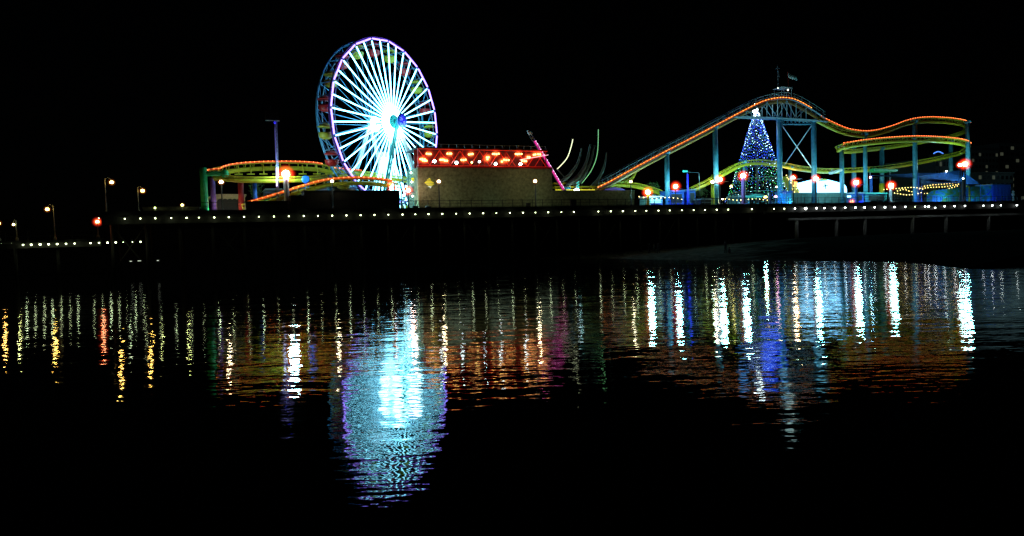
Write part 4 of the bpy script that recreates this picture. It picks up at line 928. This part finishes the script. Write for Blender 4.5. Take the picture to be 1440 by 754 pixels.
# dark square pillar before the mural
pil = thing('pillar', base(1354.5, 3), 'black square pillar in front of the mural, small lamp on top', 'pillar')
m = MB(); b0 = base(1354.5, 3); zt_ = P(1354.5, 252, 3).z; m.box(Vector((b0.x, b0.y, (DECK + zt_) / 2)), (.42, .42, zt_ - DECK)); m.box(b0 + Z * .2, (.7, .7, .4)); part('shaft', m, blackmetal, pil)
m = MB(); m.ball(Vector((b0.x, b0.y, zt_ + .15)), .16, 8, 6); part('lamp', m, g_flood, pil, True)
# neon pole
np2 = thing('neon_pole', base(967, 6), 'slim blue neon pole with a teal lamp on top', 'pole')
m = MB(); b0 = base(967.5, 6); tp = P(967, 243, 6); m.tube([b0 + N * .12, tp + N * .12], .08, 6); part('pole', m, bluep, np2)
m = MB(); m.tube([P(967.6, 284, 6), P(967, 245, 6)], .12, 6); part('tube_light', m, g_blue, np2, True)
m = MB(); m.box(P(963.5, 241, 6), (.9, .3, .3)); part('lamp', m, g_teal, np2)
m = MB(); m.tube([P(967, 242, 6), P(983, 243, 6)], .04, 4); m.tube([P(983, 243, 6), P(984, 268, 6)], .04, 4); part('frame', m, greyp, np2)
# canopies and lanterns at the tree foot
um = thing('market_umbrella', base(1063, 6), 'wide low teal umbrella in front of the lit tree', 'umbrella')
b0 = base(1063, 6); z1 = P(1063, 274.5, 6).z; m = MB(); m.lathe(Vector((b0.x, b0.y, z1 - .35)), [(2.3, 0), (2.3, .08), (1.2, .4), (.05, .62)], 12); part('canopy', m, tealp, um)
m = MB(); m.tube([b0, Vector((b0.x, b0.y, z1))], .06, 6); part('pole', m, blackmetal, um)
for k in range(4): q = k * math.pi / 2 + .6; m = MB(); m.tube([b0 + (U * math.cos(q) + N * math.sin(q)) * 1.9, Vector((b0.x, b0.y, z1 - .3)) + (U * math.cos(q) + N * math.sin(q)) * 1.9], .04, 5); part('leg', m, blackmetal, um)
up(1063, 270, 4.2, (.3, 1, .9), 60, um)
for (x, y, gm, r, lab, c, wt, hh) in ((1076.5, 277.5, g_warmy, .3, 'round yellow lantern right of the teal umbrella', (1, .7, .1), 30, m_amb), (1091, 276.5, g_pink, .26, 'round pink lantern beside the light blue kiosk', (1, .4, .9), 40, glowm if False else None), (1092, 263, g_warm, .16, 'small warm lantern above the pink one', (1, .8, .5), 20, None), (1016, 280, g_warm, .16, 'small warm lantern right of the tall column', (1, .8, .5), 25, None), (1028, 262, g_warmy, .2, 'yellow lantern left of the purple pillar', (1, .9, .3), 20, None)):
    post(x, y, 4, gm, r, wt, lab, c, halo=hh, hr=r * 1.8, grp='lanterns near the lit tree', pr=.05, cat='lantern', name='lantern')
bn = thing('banner', base(1082.5, 4), 'narrow blue banner beside the pink lantern', 'banner'); m = MB(); m.box(P(1083, 280, 4), (.5, .06, 2.2)); part('cloth', m, bluep, bn); m = MB(); b0 = base(1081, 4); m.tube([b0, P(1081, 270, 4)], .04, 5); part('pole', m, greyp, bn)
# small slide right of the tree, string lit
sd_ = thing('slide', base(1115, 12), 'small orange lit slide right of the lit tree', 'slide')
m = MB(); m.prism([P(1107, 248, 11), P(1113, 248, 11), P(1126, 272, 11), P(1116, 272, 11)], N * 1.6); part('chute', m, yellow, sd_)
m = MB(); m.box(P(1118, 259, 10.6), (1.0, .3, 1.0)); part('lit_panel', m, glow('orange panel light', (1, .42, .08), 2.0), sd_)
m = MB()
for y in (250, 254, 258, 262, 266, 270): m.octa(P(1106 + (y - 248) * .5, y, 10.7), .1)
part('bulb_string', m, g_warmy, sd_)

# ------------------------------------------------------------------ left fairground buildings
ar = thing('arcade', base(322, 12), 'low cream arcade with dark arches under the left coaster loop', 'arcade')
a, b_ = S(302, 12), S(345, 12); z1 = P(322, 276, 12).z
m = MB(); m.span(a, b_, 12, 15, DECK, z1); part('wall', m, cream, ar); m = MB(); m.prism([L(a - 1.4, 11.6, z1 - .5), L(a - .2, 11.6, z1 + .3), L(b_ + .2, 11.6, z1 + .3), L(b_ + .2, 11.6, z1 + .003)], N * 3.6); part('roof', m, cream, ar)
for k in range(5):
    c = a + .5 + (b_ - a - 1) * (k + .5) / 5; m = MB(); pts = [L(c - .5, 11.9, DECK + .3), L(c + .5, 11.9, DECK + .3)] + [L(c + .5 * math.cos(q), 11.9, z1 - .9 + .5 * math.sin(q)) for q in [math.pi * j / 6 for j in range(7)]]; m.prism(pts, N * .09); part('arch', m, dark, ar)
up(322, 268, 8.5, (1, .95, .55), 130, ar)
for k, (x0, x1, yt, d, lab) in enumerate(((409, 470, 272, 3, 'dark shed left of the dark hut under the red track'), (428, 562, 269, 3.2, 'long black hut in front of the ferris wheel'), (345, 404, 284, 3, 'low black hut beneath the start of the red track'), (200, 280, 294.5, 4, 'very low black shed left of the green pillar'))):
    a, b_ = S(x0, d, 280), S(x1, d, 280); zt_ = P((x0 + x1) / 2, yt if k != 0 else 276, d).z
    if k == 0: b_ = S(427.5, d, 280)
    if zt_ < DECK + .6: zt_ = DECK + .8
    t = thing('hut', L(a, d, DECK), lab, 'hut', 'black huts at the pier edge'); m = MB(); m.span(a, b_, d, d + 3.2, DECK, zt_); part('wall', m, dark, t); m = MB(); m.span(a - .1, b_ + .1, d - .15, d + 3.3, zt_ + .003, zt_ + .12); part('roof', m, blackmetal, t)
    m = MB(); c = (a + b_) / 2; m.span(c - .5, c + .5, d - .04, d - .003, DECK, DECK + min(2, zt_ - DECK - .2)); part('door', m, blackmetal, t)
bb = thing('balloon_sign', base(429.5, 6), 'round blue sign disc under the left coaster loop', 'sign'); m = MB(); m.lathe(P(430, 252.5, 6), [(.45, -.08), (.6, 0), (.45, .08)], 16, (U, Z, N)); part('disc', m, mat('blue sign', (.02, .15, .7), .4), bb); m = MB(); b0 = base(430, 6.1); m.tube([b0, P(430, 255, 6.1)], .04, 5); part('pole', m, greyp, bb)
# pale stalls behind the rising track
for k, (x0, x1, yt, mt, lab) in enumerate(((372, 398, 268, mat('slate panel', (.12, .18, .3), .6), 'slate grey stall behind the pale pillar'), (412, 462, 265, mat('grey panel', (.3, .33, .36), .6), 'pale grey stall below the blue disc sign'), (470, 500, 266, cream, 'cream stall behind the black hut under the wheel'))):
    booth('stall', x0, x1, yt, 10, 3, mt, greyp, lab, 'stall')
up(440, 262, 8, (.6, .8, 1), 90); up(485, 262, 6, (1, .9, .5), 120)
# vertical light ride at the foot of the wheel
vl = thing('light_gate', base(553, 5), 'gate of upright red and white light tubes at the foot of the wheel', 'gate')
m = MB(); b0, b1 = base(544, 5), base(565, 5); m.tube([b0, b0 + Z * 3.6], .1, 6); m.tube([b1, b1 + Z * 3.6], .1, 6); m.tube([b0 + Z * 3.6, b1 + Z * 3.6], .1, 6); part('frame', m, blackmetal, vl)
for x, y0, y1, gm in ((547, 262, 280, g_red), (549.5, 262, 283, g_white), (552, 260, 284, g_spoke), (554.5, 262, 282, g_red), (557, 262, 281, g_spoke), (560, 265, 278, g_white), (563, 268, 279, g_spoke), (545, 264, 272, g_red)):
    m = MB(); m.tube([P(x, y0, 4.8), P(x + .3, y1, 4.8)], .09, 5); part('tube_light', m, gm, vl)
m = MB()
for x, y, in ((550, 279), (554, 283), (547, 275), (558, 276)): m.ball(P(x, y, 4.6), .16, 8, 6)
part('bulb', m, g_warm, vl)
t = bpy.data.objects['light_gate']
for x, y in ((549, 259), (551, 279)): m = MB(); m.ball(P(x, y, 4.7), .8, 14, 10); part('added_halo', m, m_red, t, True)
up(553, 270, 3.6, (1, .3, .25), 260, vl)
tk = thing('ticket_stand', base(581, 7), 'teal stair frame with small white lights left of the olive building', 'stairs')
m = MB()
for (x0, y0, x1, y1) in ((558, 258, 574, 252), (574, 252, 588, 245), (560, 290, 582, 262), (582, 262, 582, 290), (566, 246, 566, 258), (574, 236, 574, 290), (586, 240, 586, 290), (574, 244, 588, 244), (568, 284, 586, 272)): m.tube([P(x0, y0, 8), P(x1, y1, 8)], .1, 5)
for k in range(9): m.box(P(563 + k * 2.3, 286 - k * 2.9, 8.3), (.8, 1.0, .08))
part('frame', m, mat('dim teal steel', (.06, .25, .26), .5), tk)
m = MB()
for x, y in ((578, 243), (583, 247), (579, 256), (586, 258), (571, 262), (567, 275), (580, 276), (571, 281), (563, 272)): m.octa(P(x, y, 7.7), .14)
part('bulb', m, g_white, tk)
m = MB(); m.box(P(584, 252.5, 7.4), (1.3, .2, .5)); part('sign', m, g_yel, tk)
up(580, 258, 5.5, (.5, 1, 1), 200, tk)
# trees
def foliage_tree(px, d, py_top, rad, lab, n=900, lights=None):
    b0 = base(px, d); tp = P(px, py_top, d); h = tp.z - DECK
    t = thing('tree', b0, lab, 'tree'); m = MB(); m.tube([b0, b0 + Z * h * .4 + U * .1, b0 + Z * h * .75], [.16, .12, .05], 8)
    for k in range(5): q = k * 1.3; m.tube([b0 + Z * h * .4, b0 + Z * h * (.6 + .05 * k) + (U * math.cos(q) + N * math.sin(q)) * rad * .6], [.07, .02], 5)
    part('trunk', m, barkm, t); m = MB(); cl = [(b0 + Z * h * rnd.uniform(.45, .9) + U * rnd.uniform(-.6, .6) * rad + N * rnd.uniform(-.6, .6) * rad, rnd.uniform(.35, .6) * rad) for _ in range(11)]
    for _ in range(n):
        c, r = rnd.choice(cl); v = Vector((rnd.gauss(0, 1), rnd.gauss(0, 1), rnd.gauss(0, 1))).normalized() * r * rnd.uniform(.5, 1.05); p = c + v
        a = Vector((rnd.gauss(0, 1), rnd.gauss(0, 1), rnd.gauss(0, 1))).normalized(); b_ = a.orthogonal().normalized(); s_ = rnd.uniform(.08, .16); m.add([p, p + a * s_ + b_ * s_ * .5, p + a * s_ * 2, p + a * s_ - b_ * s_ * .5], [(0, 1, 2, 3)])
    part('crown', m, leafm, t); return t
foliage_tree(365, 10, 253, 1.4, 'small leafy tree lit green under the left coaster loop'); up(366, 262, 7.5, (.4, 1, .3), 90)
foliage_tree(461, 17, 226, 1.6, 'yellowish tree top behind the loop left of the wheel'); up(458, 238, 14, (1, .9, .3), 120)
foliage_tree(983, 12, 258, 1.7, 'dim leafy tree right of the neon pole')
foliage_tree(1312, 10, 262, 1.3, 'small tree under the bulb strings near the mural')
foliage_tree(920, 13, 256, 1.6, 'dim leafy tree behind the yellow floodlight post')

# ------------------------------------------------------------------ distant town on the right
def building(px0, px1, ytop, dd, lab, lit, mt, rows, cols):
    a, b_ = S(px0, dd, 262), S(px1, dd, 262); zt_ = P((px0 + px1) / 2, ytop, dd).z
    t = thing('hotel_building', L(a, dd, 2.4), lab, 'building', 'dim hotels beyond the pier'); m = MB(); m.span(a, b_, dd, dd + 22, 2.4, zt_); part('wall', m, mt, t)
    m = MB(); m.span(a - .4, b_ + .4, dd - .4, dd + 22.4, zt_ + .003, zt_ + .6); part('roof', m, mt, t)
    w_ = (b_ - a) / cols; hh = (zt_ - 16) / rows; n_ = 0
    for r_ in range(rows):
        for c_ in range(cols):
            if n_ > 90: break
            on = rnd.random() < lit; m = MB(); cx = a + w_ * (c_ + .5); cz = 16 + hh * (r_ + .45)
            m.span(cx - w_ * .28, cx + w_ * .28, dd - .08, dd - .003, cz - hh * .25, cz + hh * .25); part('window', m, glow('dim window', (.7, .75, .5), .05) if on else mat('dark glass', (.02, .03, .035), .15), t); n_ += 1
dimc = mat('distant plaster', (.25, .27, .26), .9)
building(1366, 1404, 213, 130, 'dim hotel block behind the highest floodlight', .12, dimc, 8, 8)
building(1405, 1470, 204, 150, 'taller dim hotel at the right edge of the picture', .15, dimc, 9, 9)
building(1375, 1425, 244, 100, 'lower dim building above the blue container', .2, dimc, 3, 8)
building(1315, 1336, 224, 90, 'narrow pale building seen under the coaster loop', .3, dimc, 4, 4)
lamp(P(1390, 235, 80), (.4, .8, .9), 300, 3.0); lamp(P(1430, 225, 95), (.4, .8, .9), 250, 3.0)
for k, (x, y) in enumerate(((1322, 215), (1331, 241), (1336, 247))):
    p = P(x, y, 12 if k else 40); t = thing('lamp_bulb', p, ['blue arch light far behind the coaster loop', 'white bulb on the largest blue sail', 'small white bulb at the lower edge of the sail'][k], 'light'); m = MB()
    if k == 0:
        m.tube([P(1313 + j * 2.2, 216 - 2.6 * math.sin(math.pi * j / 6), 40) for j in range(7)], .16, 5); part('tube_light', m, glow('sky blue light', (.1, .3, 1), 1.2), t)
    else: m.ball(p, .16, 8, 6); part('bulb', m, g_white, t, True)
    m = MB(); m.tube([p + N * .2, Vector((p.x, p.y, DECK if k else 2.4)) + N * .2], .05, 5); part('pole', m, blackmetal, t)

# ------------------------------------------------------------------ people on the sand
def ground_z(px, py):
    # march the view ray down to the beach slope
    r = (fw * F + RT * (px - 720) + UP * (377 - py)).normalized(); dg = bpy.context.evaluated_depsgraph_get()
    hit, loc, *_ = sc.ray_cast(dg, CAM + r * 60, r)
    return loc if hit else gp(px, max(py, 345))
def person(px, py, h, pose, lab, cl, face=0.0):
    bpy.context.view_layer.update(); g0 = ground_z(px, py); h_ = h
    t0 = thing('person', g0, lab, 'person', 'people on the dark sand')
    k = h_ / 1.75; X = Vector((math.cos(face), math.sin(face), 0)); Fd = Vector((-math.sin(face), math.cos(face), 0)) * -1
    def q(x, f, z): return (X * x + Fd * f + Z * z) * k
    if pose == 'stand': J = dict(pel=(0, 0, .95), ch=(0, 0, 1.3), nk=(0, .01, 1.5), hd=(0, .02, 1.63), ht=(0, .02, 1.72), sl=(.18, 0, 1.42), el=(.24, .02, 1.13), hl=(.22, .1, .88), sr=(-.18, 0, 1.42), er=(-.24, .0, 1.14), hr=(-.23, .08, .88), kl=(.11, .03, .5), al=(.13, -.02, .08), tl=(.14, .14, .04), kr=(-.11, .05, .5), ar=(-.14, 0, .08), tr=(-.16, .16, .04))
    elif pose == 'walk': J = dict(pel=(0, 0, .93), ch=(0, .03, 1.28), nk=(0, .06, 1.47), hd=(0, .08, 1.6), ht=(0, .08, 1.69), sl=(.18, .03, 1.4), el=(.24, -.12, 1.14), hl=(.22, -.18, .92), sr=(-.18, .03, 1.4), er=(-.24, .16, 1.16), hr=(-.2, .3, .98), kl=(.1, .22, .52), al=(.11, .3, .1), tl=(.11, .45, .06), kr=(-.1, -.06, .5), ar=(-.11, -.36, .14), tr=(-.11, -.24, .04))
    else: J = dict(pel=(0, 0, .14), ch=(0, .06, .5), nk=(0, .12, .7), hd=(0, .16, .82), ht=(0, .17, .91), sl=(.18, .08, .62), el=(.24, .25, .42), hl=(.12, .42, .45), sr=(-.18, .08, .62), er=(-.24, .25, .42), hr=(-.12, .42, .45), kl=(.14, .45, .48), al=(.14, .7, .08), tl=(.15, .84, .05), kr=(-.14, .45, .48), ar=(-.14, .72, .08), tr=(-.15, .86, .05))
    J.update(hpl=(.1, 0, J['pel'][2] - .03), hpr=(-.1, 0, J['pel'][2] - .03))
    rad = dict(pel=.15, ch=.16, nk=.06, hd=.105, ht=.07, sl=.075, el=.05, hl=.04, sr=.075, er=.05, hr=.04, kl=.075, al=.05, tl=.04, kr=.075, ar=.05, tr=.04, hpl=.1, hpr=.1)
    E = ['pel-ch', 'ch-nk', 'nk-hd', 'hd-ht', 'ch-sl', 'sl-el', 'el-hl', 'ch-sr', 'sr-er', 'er-hr', 'pel-hpl', 'hpl-kl', 'kl-al', 'al-tl', 'pel-hpr', 'hpr-kr', 'kr-ar', 'ar-tr']
    ks = ['pel'] + [x for x in J if x != 'pel']; me = bpy.data.meshes.new('body'); me.from_pydata([q(*J[n]) for n in ks], [tuple(ks.index(x) for x in e.split('-')) for e in E], [])
    o = bpy.data.objects.new('body', me); COL.objects.link(o); o.parent = t0; ORG[o.name] = g0
    sk = o.modifiers.new('Skin', 'SKIN'); lay = me.skin_vertices[0] if me.skin_vertices else None
    if lay is None:
        return t0
    for i, n in enumerate(ks): lay.data[i].radius = (rad[n] * k, rad[n] * k)
    lay.data[0].use_root = True
    ss = o.modifiers.new('Subsurf', 'SUBSURF'); ss.levels = 2; ss.render_levels = 2
    me.materials.append(cl)
    # bake the modifiers so the figure is one continuous surface
    dg = bpy.context.evaluated_depsgraph_get(); ev = o.evaluated_get(dg); nm = bpy.data.meshes.new_from_object(ev); o.modifiers.clear(); o.data = nm
    nm.materials.clear()
    for mm in (cl, skin): nm.materials.append(mm)
    zc = J['nk'][2] * k
    for p in nm.polygons:
        c = p.center; p.use_smooth = True; p.material_index = 1 if c.z > zc else 0
    hd = q(*J['hd']); m = MB(); m.ball(g0 + hd + Z * .035 * k - Fd * .02 * k, .125 * k, 10, 8); part('hair', m, hairm, t0, True)
    return t0
def make_people():
    for a in ((913, 357, 1.7, 'stand', 'left person of a pair standing at the waterline in dark clothes', cloth[0], .3), (919.5, 356, 1.6, 'walk', 'shorter person walking beside two others near the water', cloth[1], 1.2), (926, 356.5, 1.8, 'stand', 'tallest person of three standing on the sand near the water', cloth[0], -.4),
              (968, 349.5, 1.7, 'sit', 'person sitting alone on the dark sand with knees drawn up', cloth[2], .5), (1020, 356, 1.75, 'stand', 'person in dark clothes standing on the sand below the lit tree', cloth[0], 2.2), (1026, 356.5, 1.65, 'sit', 'person sitting on the sand beside a standing person', cloth[1], -.6)):
        person(*a)
bpy.context.view_layer.update()
# skin data needs the modifier created through data: make sure the layer exists
def _skin_layer_test():
    me = bpy.data.meshes.new('x'); me.from_pydata([(0, 0, 0), (0, 0, 1)], [(0, 1)], []); o = bpy.data.objects.new('x', me); COL.objects.link(o); o.modifiers.new('S', 'SKIN'); ok = len(me.skin_vertices) > 0; bpy.data.objects.remove(o); return ok
print('skin layer', _skin_layer_test())
make_people()
# spot lamp added at the pier edge to brighten the sand

m = MB(); fx = P(1075, 302, -.4); m.lathe(fx, [(.12, 0), (.2, .3), (.2, .5), (.1, .55)], 8); part('added_sand_lamp', m, blackmetal, pier)
lamp(fx - Z * .15 - N * .3, (.35, .95, .85), 900, .25, pier, spot=(gp(955, 368) + N * 4, R(40)))

# ------------------------------------------------------------------ render settings
sc.render.engine = 'CYCLES'
cy = sc.cycles
cy.max_bounces = 4; cy.diffuse_bounces = 1; cy.glossy_bounces = 3; cy.transparent_max_bounces = 8; cy.volume_bounces = 0
cy.sample_clamp_indirect = 25; cy.sample_clamp_direct = 0; cy.caustics_reflective = False; cy.caustics_refractive = False
cy.use_light_tree = True; cy.use_adaptive_sampling = True; cy.adaptive_threshold = .01
cy.use_denoising = True; cy.denoising_prefilter = 'NONE'; cy.denoising_input_passes = 'RGB_ALBEDO_NORMAL'
sc.view_settings.view_transform = 'Standard'; sc.view_settings.look = 'None'; sc.view_settings.gamma = 1; sc.view_settings.exposure = 0
sc.view_settings.use_curve_mapping = False
